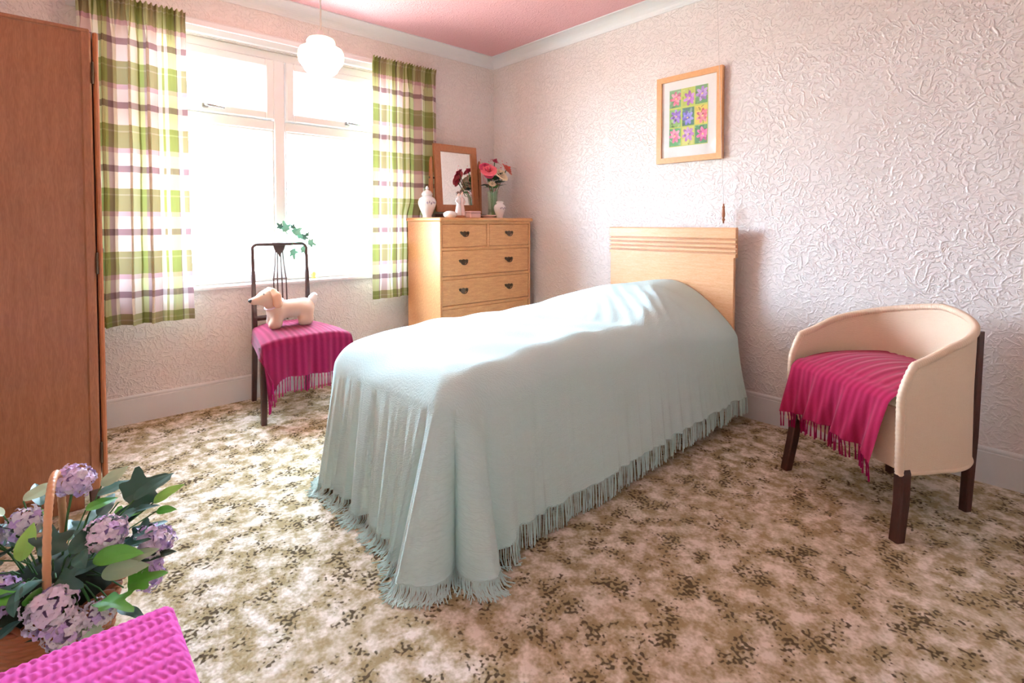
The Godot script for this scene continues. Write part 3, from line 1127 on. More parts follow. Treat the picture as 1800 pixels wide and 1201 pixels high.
# ------------------------------------------------------------------ dining chair with throw
func dining_chair() -> void:
	var t := wthing("side_chair", "slim dark wooden side chair under the window with a pierced back", "chair", Vector3(-1.87, 0, 0.3))
	var xl := -2.035
	var xr := -1.70
	for x in [xl, xr]:
		var st := sst()
		bar(st, [[Vector3(x, 0.0, 0.062), 0.013, 0.013], [Vector3(x, 0.25, 0.085), 0.014, 0.015], [Vector3(x, 0.45, 0.098), 0.014, 0.016], [Vector3(x, 0.75, 0.082), 0.011, 0.012], [Vector3(x, 0.968, 0.066), 0.009, 0.010]])
		obj("leg", st, M.dark_stained_wood, t)
	for x in [-2.118, -1.622]:
		var s := -1.0 if x < -1.8 else 1.0
		var st := sst()
		bar(st, [[Vector3(x, 0.0, 0.533), 0.013, 0.013], [Vector3(x - s * 0.004, 0.2, 0.524), 0.016, 0.016], [Vector3(x - s * 0.008, 0.43, 0.515), 0.021, 0.021]])
		obj("leg", st, M.dark_stained_wood, t)
	var st := sst()
	var pts := []
	for i in 9:
		var a := PI * 0.5 * i / 8.0
		pts.append(Vector3(xl + 0.03 - 0.03 * cos(a), 0.957 + 0.03 * sin(a), 0.066))
	for i in range(8, -1, -1):
		var a := PI * 0.5 * i / 8.0
		pts.append(Vector3(xr - 0.03 + 0.03 * cos(a), 0.957 + 0.03 * sin(a), 0.066))
	tube(st, pts, 0.0105, 8)
	obj("top_rail", st, M.dark_stained_wood, t)
	# pierced splat: a shaped palmette under the rail, two curved slats and a cross bar
	st = sst()
	prism(st, PackedVector2Array([Vector2(-1.912, 0.984), Vector2(-1.834, 0.984), Vector2(-1.842, 0.955), Vector2(-1.852, 0.935), Vector2(-1.860, 0.93), Vector2(-1.866, 0.915), Vector2(-1.871, 0.903), Vector2(-1.876, 0.915), Vector2(-1.884, 0.93), Vector2(-1.894, 0.935), Vector2(-1.904, 0.955)]), 0.061, 0.071)
	obj("palmette", st, M.dark_stained_wood, t)
	for k in [[-0.032, -0.040], [-0.014, -0.016], [0.010, 0.012], [0.030, 0.038]]:
		st = sst()
		tube(st, [Vector3(-1.873 + k[0] * 0.7, 0.945, 0.066), Vector3(-1.873 + k[0] * 0.9, 0.86, 0.071), Vector3(-1.873 + k[1], 0.76, 0.08), Vector3(-1.873 + k[1], 0.50, 0.097)], [0.004, 0.003, 0.004, 0.006], 6)
		obj("spindle", st, M.dark_stained_wood, t)
	st = sst()
	tube(st, [Vector3(-1.918, 0.765, 0.08), Vector3(-1.830, 0.765, 0.08)], 0.004, 6)
	obj("cross_bar", st, M.dark_stained_wood, t)
	st = sst()
	tube(st, [Vector3(xl, 0.525, 0.095), Vector3(xr, 0.525, 0.095)], 0.010, 8, 1.6)
	obj("lower_rail", st, M.dark_stained_wood, t)
	st = sst()
	prism(st, PackedVector2Array([Vector2(-2.04, 0.095), Vector2(-1.70, 0.095), Vector2(-1.612, 0.528), Vector2(-2.128, 0.528)]), 0.40, 0.43, Transform3D(Basis(Vector3(1, 0, 0), Vector3(0, 0, 1), Vector3(0, 1, 0)), Vector3.ZERO))
	obj("seat_frame", st, M.dark_stained_wood, t)
	st = sst()
	var P := []
	for i in 10:
		var f := i / 9.0
		var row := PackedVector3Array()
		for j in 48:
			var a := TAU * j / 48.0
			var c := Vector2(signf(cos(a)) * pow(absf(cos(a)), 0.35), signf(sin(a)) * pow(absf(sin(a)), 0.35)) * f
			var z := 0.312 + c.y * 0.195
			var hw := lerpf(0.165, 0.235, (c.y + 1.0) * 0.5)
			row.append(Vector3(-1.87 + c.x * hw, 0.475 - 0.05 * pow(f, 4.0), z))
		P.append(row)
	grid(st, P, true)
	obj("seat", st, M.cream_seat, t)
	done()
	# throw: over the seat, down the front, one corner trailing at the left
	var th := wthing("throw", "bright pink throw with tasselled hem draped over the dark side chair seat", "throw", Vector3(-1.87, 0.45, 0.33))
	st = sst()
	var G := []
	var UV := []
	var m := 80
	var n := 96
	var hem := []
	for i in m + 1:
		var v := i / float(m)
		var row := PackedVector3Array()
		var uvr := PackedVector2Array()
		for j in n + 1:
			var u := j / float(n)                       # 0 left .. 1 right, running past the seat edges down both sides
			var g := clampf(v / 0.55, 0.0, 1.0)
			var z := lerpf(0.13, 0.535, g)
			var hw := lerpf(0.19, 0.262, g)
			var s := (u - 0.5) * 2.0 * (hw + 0.085)     # cloth coordinate across
			var over := maxf(absf(s) - hw, 0.0)
			var x := -1.868 + signf(s) * minf(absf(s), hw + over * 0.12)
			var top := 0.498 - 0.030 * pow(minf(absf(s) / hw, 1.0), 4.0) - 0.022 * pow(g, 4.0)
			var y := top - over * 0.95
			if v > 0.55:
				var d := (v - 0.55) / 0.45
				var hemy := lerpf(0.265, 0.225, u)
				hemy -= 0.115 * exp(-pow((u - 0.13) / 0.085, 2.0))
				y = lerpf(y, minf(y, hemy), d)
				var e := minf(d / 0.15, 1.0)
				z = 0.535 + 0.024 * sqrt(e) + 0.010 * d + 0.010 * d * sin(u * 33.0) + 0.004 * d * sin(u * 70.0)
				z += 0.02 * d * exp(-pow((u - 0.13) / 0.07, 2.0))
				x += (0.055 * d * exp(-pow(u / 0.12, 2.0)))
			y += 0.0015 * sin(u * 150.0) * (1.0 - absf(2.0 * g - 1.0) * 0.2)
			row.append(Vector3(x, y, z))
			uvr.append(Vector2(u, v))
			if i == m:
				hem.append(row[-1])
		G.append(row)
		UV.append(uvr)
	grid(st, G, false, UV)
	obj("cloth", st, M.pink_throw, th)
	tassels(th, hem, 40, 0.085, M.pink_fringe, 0.0035)
	done()

# ------------------------------------------------------------------ footstool under the knitted throw, nearest the camera
func ottoman() -> void:
	var x0 := -3.42
	var x1 := -2.880
	var z0 := 2.565
	var z1 := 3.02
	var t := wthing("footstool", "low upholstered footstool hidden under the pink knitted throw in the near left corner", "stool", Vector3((x0 + x1) * 0.5, 0, (z0 + z1) * 0.5))
	var st := sst()
	box2(st, Vector3(x0, 0.2, z0), Vector3(x1, 0.458, z1), 0.03)
	obj("seat", st, M.cream_seat, t)
	for p in [[x0 + 0.05, z0 + 0.05], [x1 - 0.05, z0 + 0.05], [x0 + 0.05, z1 - 0.05], [x1 - 0.05, z1 - 0.05]]:
		st = sst()
		bar(st, [[Vector3(p[0], 0, p[1]), 0.014, 0.014], [Vector3(p[0], 0.21, p[1]), 0.022, 0.022]])
		obj("leg", st, M.dark_stained_wood, t)
	done()
	var th := wthing("knitted_throw", "chunky cerise knitted throw folded over the footstool at bottom left", "throw", Vector3((x0 + x1) * 0.5, 0.46, (z0 + z1) * 0.5))
	st = sst()
	var step := 0.0028
	var nx := int((x1 - x0 + 0.16) / step)
	var nz := int((z1 - z0 + 0.16) / step)
	var G := []
	for i in nz + 1:
		var row := PackedVector3Array()
		var cz := (i - nz * 0.5) * step
		for j in nx + 1:
			var cx := (j - nx * 0.5) * step
			var hx := (x1 - x0) * 0.5 + 0.008
			var hz := (z1 - z0) * 0.5 + 0.008
			var ex := fold_over(cx, hx, 0.018)
			var ez := fold_over(cz, hz, 0.018)
			# rows of stitches: a rib every 26 mm, slanted strands between, holes along the furrows
			var rz := cz + 0.06 * cx
			var rib := absf(sin(PI * rz / 0.021))
			var way := signf(sin(PI * rz / 0.021))
			var strand := sin(TAU * (cx / 0.0115 + way * rz / 0.034))
			var hgt := 0.0034 * pow(rib, 0.35) + 0.0011 * strand * pow(rib, 0.7) + 0.0018 * sin(TAU * cx / 0.0115) * pow(1.0 - rib, 2.0)
			var y := 0.476 - ex.y - ez.y + hgt + 0.004 * sin(cx * 7.0 + 1.0) * cos(cz * 6.0)
			row.append(Vector3((x0 + x1) * 0.5 + ex.x, y, (z0 + z1) * 0.5 + ez.x))
		G.append(row)
	grid(st, G)
	obj("cloth", st, M.knit_wool, th)
	done()

func fold_over(c: float, half: float, r: float) -> Vector2:     # cloth coordinate -> (place across, drop) over a rounded edge
	var a := absf(c)
	var flat := half - r
	if a <= flat:
		return Vector2(c, 0)
	var s := a - flat
	var an := minf(s / r, PI * 0.5)
	return Vector2(signf(c) * (flat + r * sin(an)), r * (1.0 - cos(an)) + maxf(s - r * PI * 0.5, 0.0))

# ------------------------------------------------------------------ curtains
func curtain(t: Node3D, x0: float, x1: float, seed_: int, u0: float, y_bot: float, thin_at: float, thin_w: float) -> void:
	var y_top := 2.315
	var n := 260
	var rows := 110
	var r := FastNoiseLite.new()
	r.seed = seed_
	r.frequency = 1.0
	var G := []
	var UV := []
	var arc := PackedFloat32Array()
	arc.resize(n + 1)
	var width := x1 - x0
	# lengths along the cloth, measured on the loose folds half way down
	var prev := Vector2.ZERO
	for j in n + 1:
		var f := j / float(n)
		var q := Vector2(x0 + f * width, loose(f, width, r))
		if j > 0:
			arc[j] = arc[j - 1] + q.distance_to(prev)
		prev = q
	for i in rows + 1:
		var v := pow(i / float(rows), 1.35)
		var y := lerpf(y_top, y_bot, v)
		var head := 1.0 - smoothstep(0.02, 0.16, v)
		var row := PackedVector3Array()
		var uvr := PackedVector2Array()
		for j in n + 1:
			var f := j / float(n)
			var behind := smoothstep(-1.04, -0.975, x0 + f * width) * smoothstep(1.30, 1.17, y)
			var z := lerpf(0.118, 0.084, behind) + loose(f, width, r) * lerpf(1.0, 0.42, behind) * lerpf(0.3, 1.0, smoothstep(thin_w * 0.6, thin_w, absf(f - thin_at))) * lerpf(0.6, 1.15, v) * (1.0 - 0.75 * head)
			z += head * 0.011 * sin(f * width / 0.024 * TAU) + head * 0.012 * (1.0 - smoothstep(0.0, 0.03, v))
			var full := lerpf(0.22, 1.0, smoothstep(thin_w * 0.6, thin_w, absf(f - thin_at)))
			var x := x0 + f * width + 0.017 * full * (1.0 - head) * sin(2.0 * phase(f, width, r) + 0.5) + (f - 0.5) * 0.03 * v + 0.012 * v * r.get_noise_2d(f * 3.0, v * 2.0)
			var yy := y + (0.006 * sin(f * width / 0.024 * TAU) if i == 0 else 0.0)
			row.append(Vector3(x, yy, z))
			uvr.append(Vector2(u0 + arc[j] / 0.30, (y_top - y) / 0.338 + 0.02))
		G.append(row)
		UV.append(uvr)
	var st := sst()
	grid(st, G, false, UV)
	obj("cloth", st, M.plaid_curtain, t)
	st = sst()
	box2(st, Vector3(x0 + 0.01, y_top - 0.06, 0.088), Vector3(x1 - 0.01, y_top - 0.035, 0.092), 0.001)
	obj("header_tape", st, M.white_plastic, t)
	for k in 7:
		st = sst()
		var x := lerpf(x0 + 0.02, x1 - 0.02, k / 6.0)
		tube(st, [Vector3(x, y_top - 0.045, 0.09), Vector3(x, y_top - 0.03, 0.082), Vector3(x, y_top - 0.022, 0.07)], 0.003, 5)
		obj("hook", st, M.white_plastic, t)

func phase(f: float, width: float, r: FastNoiseLite) -> float:
	var p := f * width
	return p / 0.094 * TAU + 1.9 * r.get_noise_1d(p * 5.0)

func loose(f: float, width: float, r: FastNoiseLite) -> float:
	var p := f * width
	return 0.038 * sin(phase(f, width, r)) + 0.008 * r.get_noise_1d(p * 30.0)

func curtains() -> void:
	var rail := wthing("curtain_rail", "white curtain rail on a painted batten above the window", "curtain rail", Vector3(-1.78, 2.28, 0.02))
	var st := sst()
	box2(st, Vector3(-2.90, 2.252, 0.0), Vector3(-0.66, 2.335, 0.018), 0.004)
	obj("batten", st, M.white_gloss_paint, rail)
	st = sst()
	box2(st, Vector3(-2.88, 2.286, 0.05), Vector3(-0.68, 2.312, 0.062), 0.003)
	box2(st, Vector3(-2.88, 2.276, 0.062), Vector3(-0.68, 2.290, 0.072), 0.002)
	obj("track", st, M.white_plastic, rail)
	for x in [-2.8, -2.2, -1.6, -1.0, -0.75]:
		st = sst()
		box2(st, Vector3(x - 0.012, 2.288, 0.017), Vector3(x + 0.012, 2.31, 0.051), 0.002)
		obj("bracket", st, M.white_plastic, rail)
	done()
	var t := wthing("curtain", "green and lilac plaid curtain on the left of the window beside the wardrobe", "curtain", Vector3(-2.62, 0.57, 0.12), "plaid curtains")
	curtain(t, -2.865, -2.385, 3, 0.45, 0.572, 1.0, 0.36)
	done()
	t = wthing("curtain", "green and lilac plaid curtain on the right of the window behind the chest", "curtain", Vector3(-0.95, 0.57, 0.12), "plaid curtains")
	curtain(t, -1.232, -0.690, 8, 0.1, 0.572, 0.12, 0.38)
	done()

# ------------------------------------------------------------------ picture, cord, lamp
func picture() -> void:
	var t := wthing("framed_picture", "framed print of nine colourful painted blooms above the headboard", "picture", Vector3(-0.015, 1.505, 1.897))
	var z0 := 1.678
	var z1 := 2.117
	var y0 := 1.505
	var y1 := 2.052
	var w := 0.034
	for k in 4:
		var st := sst()
		# mitred rails
		var a: PackedVector2Array
		match k:
			0: a = PackedVector2Array([Vector2(z0, y0), Vector2(z1, y0), Vector2(z1 - w, y0 + w), Vector2(z0 + w, y0 + w)])
			1: a = PackedVector2Array([Vector2(z0, y1), Vector2(z1, y1), Vector2(z1 - w, y1 - w), Vector2(z0 + w, y1 - w)])
			2: a = PackedVector2Array([Vector2(z0, y0), Vector2(z0, y1), Vector2(z0 + w, y1 - w), Vector2(z0 + w, y0 + w)])
			_: a = PackedVector2Array([Vector2(z1, y0), Vector2(z1, y1), Vector2(z1 - w, y1 - w), Vector2(z1 - w, y0 + w)])
		prism(st, a, 0.004, 0.032, Transform3D(Basis(Vector3(0, 0, 1), Vector3(0, 1, 0), Vector3(-1, 0, 0)), Vector3.ZERO))
		obj("frame_rail", st, M.frame_wood, t)
	var st := sst()
	box2(st, Vector3(-0.019, y0 + 0.02, z0 + 0.02), Vector3(-0.012, y1 - 0.02, z1 - 0.02), 0.001)
	obj("mount", st, M.mat_board, t)
	st = sst()
	var pz0 := 1.765
	var pz1 := 2.024
	var py0 := 1.606
	var py1 := 1.963
	var q := [Vector3(-0.0205, py0, pz0), Vector3(-0.0205, py0, pz1), Vector3(-0.0205, py1, pz1), Vector3(-0.0205, py1, pz0)]
	var uv := [Vector2(0, 1), Vector2(1, 1), Vector2(1, 0), Vector2(0, 0)]
	for k in [0, 1, 2, 0, 2, 3]:
		vert(st, q[k], uv[k])
	for k in 4:
		var a: Vector3 = q[k]
		var b: Vector3 = q[(k + 1) % 4]
		var back := Vector3(0.0015, 0, 0)
		for v in [a, b, b + back, a, b + back, a + back]:
			vert(st, v, Vector2(0.01, 0.01))
	obj("print", st, M.flower_print, t)
	st = sst()
	box2(st, Vector3(-0.0245, y0 + 0.02, z0 + 0.02), Vector3(-0.0225, y1 - 0.02, z1 - 0.02), 0.0005)
	obj("glazing", st, M.picture_glass, t)
	done()

func pull_cord() -> void:
	var t := wthing("light_pull", "ceiling pull cord with a turned dark wooden toggle hanging above the headboard", "pull cord", Vector3(-0.06, 1.12, 2.15))
	var st := sst()
	tube(st, [Vector3(-0.06, ROOM_H, 2.090), Vector3(-0.06, 2.0, 2.113), Vector3(-0.06, 1.23, 2.148)], 0.0013, 5)
	obj("cord", st, M.ceiling_flex, t)
	st = sst()
	var prof := []
	for p in [[0.001, 0.115], [0.004, 0.113], [0.0045, 0.10], [0.0085, 0.095], [0.006, 0.088], [0.0075, 0.075], [0.0095, 0.055], [0.0085, 0.04], [0.005, 0.03], [0.009, 0.024], [0.009, 0.018], [0.005, 0.012], [0.004, 0.0], [0.001, -0.001]]:
		prof.append(Vector2(p[0], p[1]))
	lathe(st, prof, 12, Vector3(-0.06, 1.122, 2.148))
	obj("toggle", st, M.mirror_wood, t)
	st = sst()
	box2(st, Vector3(-0.095, ROOM_H - 0.03, 2.05), Vector3(-0.02, ROOM_H, 2.125), 0.006)
	obj("switch_box", st, M.white_plastic, t)
	done()

func pendant() -> void:
	var c := Vector3(-2.023, 1.86, 1.141)
	var t := wthing("pendant_lamp", "white stepped opal glass pendant lamp hanging in front of the window", "lamp", c)
	var st := sst()
	tube(st, [Vector3(c.x, ROOM_H - 0.02, c.z), Vector3(c.x, 2.01, c.z)], 0.0035, 6)
	obj("flex", st, M.ceiling_flex, t)
	st = sst()
	lathe(st, [Vector2(0.001, ROOM_H - 0.001), Vector2(0.045, ROOM_H - 0.002), Vector2(0.04, ROOM_H - 0.022), Vector2(0.012, ROOM_H - 0.034), Vector2(0.001, ROOM_H - 0.034)], 20, Vector3(c.x, 0, c.z))
	obj("ceiling_rose", st, M.white_plastic, t)
	st = sst()
	lathe(st, [Vector2(0.001, 2.028), Vector2(0.012, 2.025), Vector2(0.018, 2.003), Vector2(0.036, 1.997), Vector2(0.036, 1.985), Vector2(0.001, 1.985)], 20, Vector3(c.x, 0, c.z))
	obj("lamp_holder", st, M.white_plastic, t)
	st = sst()
	lathe(st, [Vector2(0.034, 1.989), Vector2(0.056, 1.987), Vector2(0.063, 1.977), Vector2(0.064, 1.958), Vector2(0.072, 1.951), Vector2(0.094, 1.939), Vector2(0.102, 1.923), Vector2(0.103, 1.898), Vector2(0.098, 1.877), Vector2(0.086, 1.861), Vector2(0.080, 1.855), Vector2(0.074, 1.839), Vector2(0.058, 1.825), Vector2(0.03, 1.818), Vector2(0.001, 1.817)], 40, Vector3(c.x, 0, c.z))
	obj("lamp_shade", st, M.opal_glass, t)
	done()
	var l := OmniLight3D.new()
	l.name = "pendant_bulb"
	l.light_color = Color(1.0, 0.86, 0.68)
	l.light_energy = 0.17
	l.light_size = 0.05
	l.omni_range = 8.0
	l.omni_attenuation = 2.0
	l.shadow_enabled = true
	l.position = Vector3(c.x, 1.90, c.z)
	add_child(l)

# ------------------------------------------------------------------ things on the chest
func ginger_jar(label: String, at: Vector3, s: float, lid: bool) -> void:
	var t := thing("ginger_jar", label, "jar", at)
	var st := sst()
	var prof := []
	for p in [[0.0, 0.0], [0.036, 0.0], [0.038, 0.006], [0.034, 0.012], [0.042, 0.035], [0.060, 0.075], [0.070, 0.105], [0.071, 0.125], [0.062, 0.15], [0.045, 0.162], [0.038, 0.166], [0.038, 0.176], [0.034, 0.178], [0.001, 0.176]]:
		prof.append(Vector2(p[0] * s, p[1] * s))
	lathe(st, prof, 32)
	var b := obj("body", st, M.china, t)
	st = sst()
	for k in 5:
		var a := 1.2 + k * 0.23
		X = Transform3D(Basis(Vector3.UP, -a + PI * 0.5), Vector3(cos(a) * 0.0695 * s, 0.115 * s + 0.006 * s * sin(k * 2.4), sin(a) * 0.0695 * s))
		lathe(st, [Vector2(0.001, -0.011 * s), Vector2(0.008 * s, 0.0), Vector2(0.001, 0.011 * s)], 6)
	X = Transform3D()
	obj("painted_sprig", st, M.china_band, b)
	if lid:
		st = sst()
		prof = []
		for p in [[0.040, 0.172], [0.043, 0.178], [0.041, 0.19], [0.03, 0.207], [0.016, 0.213], [0.009, 0.217], [0.014, 0.226], [0.011, 0.236], [0.004, 0.246], [0.001, 0.248]]:
			prof.append(Vector2(p[0] * s, p[1] * s))
		lathe(st, prof, 28)
		obj("lid", st, M.china, t)
	else:
		st = sst()
		prof = []
		for p in [[0.036, 0.172], [0.044, 0.176], [0.044, 0.19], [0.034, 0.196], [0.001, 0.198]]:
			prof.append(Vector2(p[0] * s, p[1] * s))
		lathe(st, prof, 24)
		obj("lid", st, M.china, t)

func chest_top_things() -> void:
	var yt := 1.163
	ginger_jar("large white china ginger jar with finial lid left of the dressing mirror", Vector3(-0.885, yt, 0.285), 0.95, true)
	ginger_jar("small white china ginger jar with flat lid in front of the flower vase", Vector3(-0.301, yt, 0.43), 0.68, false)
	dressing_mirror(yt)
	figurine(yt)
	# round dish left of the figurine
	var t := thing("trinket_dish", "small round white china trinket pot left of the figurine", "dish", Vector3(-0.806, yt, 0.465))
	var st := sst()
	lathe(st, [Vector2(0.001, 0), Vector2(0.034, 0), Vector2(0.048, 0.012), Vector2(0.050, 0.022), Vector2(0.048, 0.026)], 28)
	obj("body", st, M.china, t)
	st = sst()
	lathe(st, [Vector2(0.050, 0.026), Vector2(0.049, 0.032), Vector2(0.034, 0.044), Vector2(0.012, 0.049), Vector2(0.001, 0.050)], 28)
	obj("lid", st, M.china, t)
	t = thing("trinket_box", "pale pink rectangular china trinket box right of the figurine", "box", Vector3(-0.605, yt, 0.475), 0.12)
	st = sst()
	box2(st, Vector3(-0.056, 0, -0.032), Vector3(0.056, 0.034, 0.032), 0.006)
	obj("body", st, M.pink_china, t)
	st = sst()
	box2(st, Vector3(-0.059, 0.035, -0.035), Vector3(0.059, 0.05, 0.035), 0.007)
	obj("lid", st, M.pink_china, t)
	t = thing("pin_tray", "flat pale pink china pin tray beside the small ginger jar", "tray", Vector3(-0.455, yt, 0.475))
	st = sst()
	lathe(st, [Vector2(0.001, 0.006), Vector2(0.04, 0.006), Vector2(0.058, 0.016), Vector2(0.062, 0.020), Vector2(0.060, 0.022), Vector2(0.042, 0.012), Vector2(0.001, 0.010)], 32)
	lathe(st, [Vector2(0.001, 0), Vector2(0.036, 0), Vector2(0.036, 0.008), Vector2(0.001, 0.008)], 24)
	obj("dish", st, M.pink_china, t)
	vase(yt)
	t = thing("sill_ornament", "tiny yellow ornament standing on the window sill right of the side chair", "ornament", Vector3(-1.617, WIN_Y0, -0.02))
	st = sst()
	lathe(st, [Vector2(0.001, 0), Vector2(0.014, 0), Vector2(0.016, 0.006), Vector2(0.009, 0.014), Vector2(0.016, 0.026), Vector2(0.017, 0.036), Vector2(0.010, 0.048), Vector2(0.001, 0.054)], 16)
	obj("body", st, M.ornament_yellow, t)

func dressing_mirror(yt: float) -> void:
	var t := thing("dressing_mirror", "brown wooden swing mirror standing on the oak chest", "mirror", Vector3(-0.548, yt, 0.202))
	var st := sst()
	box2(st, Vector3(-0.256, 0.0, -0.06), Vector3(0.256, 0.032, 0.062), 0.006)
	obj("base", st, M.dark_stained_wood, t)
	for s in [-1.0, 1.0]:
		st = sst()
		bar(st, [[Vector3(0.237 * s, 0.03, -0.02), 0.014, 0.022], [Vector3(0.237 * s, 0.26, -0.02), 0.012, 0.017], [Vector3(0.235 * s, 0.44, -0.02), 0.010, 0.013], [Vector3(0.235 * s, 0.47, -0.02), 0.004, 0.006]])
		var p := obj("post", st, M.mirror_wood, t)
		st = sst()
		tube(st, [Vector3(0.251 * s, 0.31, -0.02), Vector3(0.200 * s, 0.31, -0.02)], 0.008, 8)
		obj("pivot", st, M.dark_bronze, p)
	# the swinging frame, tilted back a little
	var T := Transform3D(Basis(Vector3(1, 0, 0), -0.085), Vector3(0, 0.312, -0.012))
	var w := 0.412
	var h := 0.530
	var b := 0.056
	var sw := Node3D.new()
	sw.name = "swing_frame"
	sw.transform = T
	t.add_child(sw)
	for k in 4:
		st = sst()
		var a: PackedVector2Array
		var x0 := -w * 0.5
		var x1 := w * 0.5
		var y0 := -h * 0.5
		var y1 := h * 0.5
		match k:
			0: a = PackedVector2Array([Vector2(x0, y0), Vector2(x1, y0), Vector2(x1 - b, y0 + b), Vector2(x0 + b, y0 + b)])
			1: a = PackedVector2Array([Vector2(x0, y1), Vector2(x1, y1), Vector2(x1 - b, y1 - b), Vector2(x0 + b, y1 - b)])
			2: a = PackedVector2Array([Vector2(x0, y0), Vector2(x0, y1), Vector2(x0 + b, y1 - b), Vector2(x0 + b, y0 + b)])
			_: a = PackedVector2Array([Vector2(x1, y0), Vector2(x1, y1), Vector2(x1 - b, y1 - b), Vector2(x1 - b, y0 + b)])
		prism(st, a, -0.011, 0.013)
		obj("frame_rail", st, M.mirror_wood, sw)
	st = sst()
	box2(st, Vector3(-w * 0.5 + 0.04, -h * 0.5 + 0.04, -0.006), Vector3(w * 0.5 - 0.04, h * 0.5 - 0.04, 0.003), 0.0005)
	obj("looking_glass", st, M.mirror_silver, sw)
	st = sst()
	box2(st, Vector3(-w * 0.5 + 0.02, -h * 0.5 + 0.02, -0.0145), Vector3(w * 0.5 - 0.02, h * 0.5 - 0.02, -0.0112), 0.001)
	obj("backing", st, M.dark_stained_wood, sw)

func figurine(yt: float) -> void:
	var t := thing("figurine", "pale china figurine of a couple with dark hair on a brown base", "figurine", Vector3(-0.717, yt, 0.465))
	var st := sst()
	lathe(st, [Vector2(0.001, 0), Vector2(0.040, 0), Vector2(0.042, 0.006), Vector2(0.038, 0.016), Vector2(0.001, 0.017)], 24)
	obj("base", st, M.mirror_wood, t)
	for s in [-1.0, 1.0]:
		var x: float = 0.016 * s
		var top: float = 0.188 if s > 0 else 0.178
		st = sst()
		lathe(st, [Vector2(0.024, 0.016), Vector2(0.023, 0.05), Vector2(0.017, 0.085), Vector2(0.013, 0.105), Vector2(0.018, 0.125), Vector2(0.019, 0.14), Vector2(0.010, 0.150), Vector2(0.006, 0.156), Vector2(0.006, top - 0.02)], 16, Vector3(x, 0, 0))
		tube(st, [Vector3(x + 0.017 * s, 0.142, 0), Vector3(x + 0.024 * s, 0.118, 0.006), Vector3(x + 0.008 * s, 0.10, 0.018)], [0.006, 0.006, 0.005], 6)
		var b := obj("figure", st, M.pink_china if s > 0 else M.china, t)
		st = sst()
		lathe(st, [Vector2(0.001, top - 0.024), Vector2(0.009, top - 0.02), Vector2(0.0125, top - 0.008), Vector2(0.011, top + 0.004), Vector2(0.001, top + 0.012)], 14, Vector3(x, 0, 0))
		obj("head", st, M.skin_glaze, b)
		st = sst()
		lathe(st, [Vector2(0.011, top - 0.016), Vector2(0.0155, top - 0.004), Vector2(0.0145, top + 0.008), Vector2(0.001, top + 0.017)], 14, Vector3(x, 0, -0.004))
		obj("hair", st, M.hair_glaze, b)

func rose_mesh(seed_: int, s: float) -> ArrayMesh:
	var r := RandomNumberGenerator.new()
	r.seed = seed_
	var st := sst()
	var keep := X
	for ring in 4:
		var np := 3 + ring
		for p in np:
			var a := TAU * p / np + ring * 0.7 + r.randf() * 0.3
			var G := []
			var R := s * (0.20 + ring * 0.25)
			for i in 5:
				var v := i / 4.0
				var row := PackedVector3Array()
				for j in 6:
					var u := (j / 5.0 - 0.5) * 2.0
					var wide := (1.35 - 0.12 * ring) * sin(PI * lerpf(0.18, 0.72, v)) * 0.75
					var an := a + u * wide
					var rad := R * (0.45 + 0.65 * pow(v, 0.7)) + s * 0.14 * ring * pow(v, 4.0) - s * 0.05 * u * u * v
					row.append(Vector3(cos(an) * rad, s * (0.05 + (1.05 - 0.15 * ring) * v - 0.22 * pow(v, 4.0) * ring * 0.5 - 0.08 * u * u * v), sin(an) * rad))
				G.append(row)
			grid(st, G)
	X = keep
	return mesh_of(st)

func leaf_mesh(lobes: int) -> ArrayMesh:
	# an ivy or plain leaf about one unit long, along +x, with a folded midrib and curled edge
	var st := sst()
	var ring := []
	var N := 40
	for j in N + 1:
		var a := lerpf(-PI, PI, j / float(N))
		var rr := 0.0
		if lobes == 1:
			var q := 0.5 + 0.5 * cos(a)                 # 0 at the stalk, 1 at the tip
			ring.append(Vector2(q, signf(a) * 0.60 * pow(maxf(q, 0.0), 0.55) * pow(1.0 - q, 0.95)))
		else:
			rr = 0.27 + 0.40 * exp(-pow(a / 0.34, 2.0)) + 0.24 * exp(-pow((absf(a) - 1.15) / 0.30, 2.0)) + 0.10 * exp(-pow((absf(a) - 2.2) / 0.30, 2.0))
			ring.append(Vector2(0.36 + cos(a) * rr, sin(a) * rr))
	var c := Vector2(0.36, 0) if lobes > 1 else Vector2(0.5, 0)
	var G := []
	for i in 5:
		var f := i / 4.0
		var row := PackedVector3Array()
		for j in N + 1:
			var q: Vector2 = c.lerp(ring[j], f)
			row.append(Vector3(q.x, 0.16 * absf(q.y) - 0.22 * q.x * q.x + 0.03 * sin(q.x * 14.0) * absf(q.y) * 2.0, q.y))
		G.append(row)
	grid(st, G)
	return mesh_of(st)

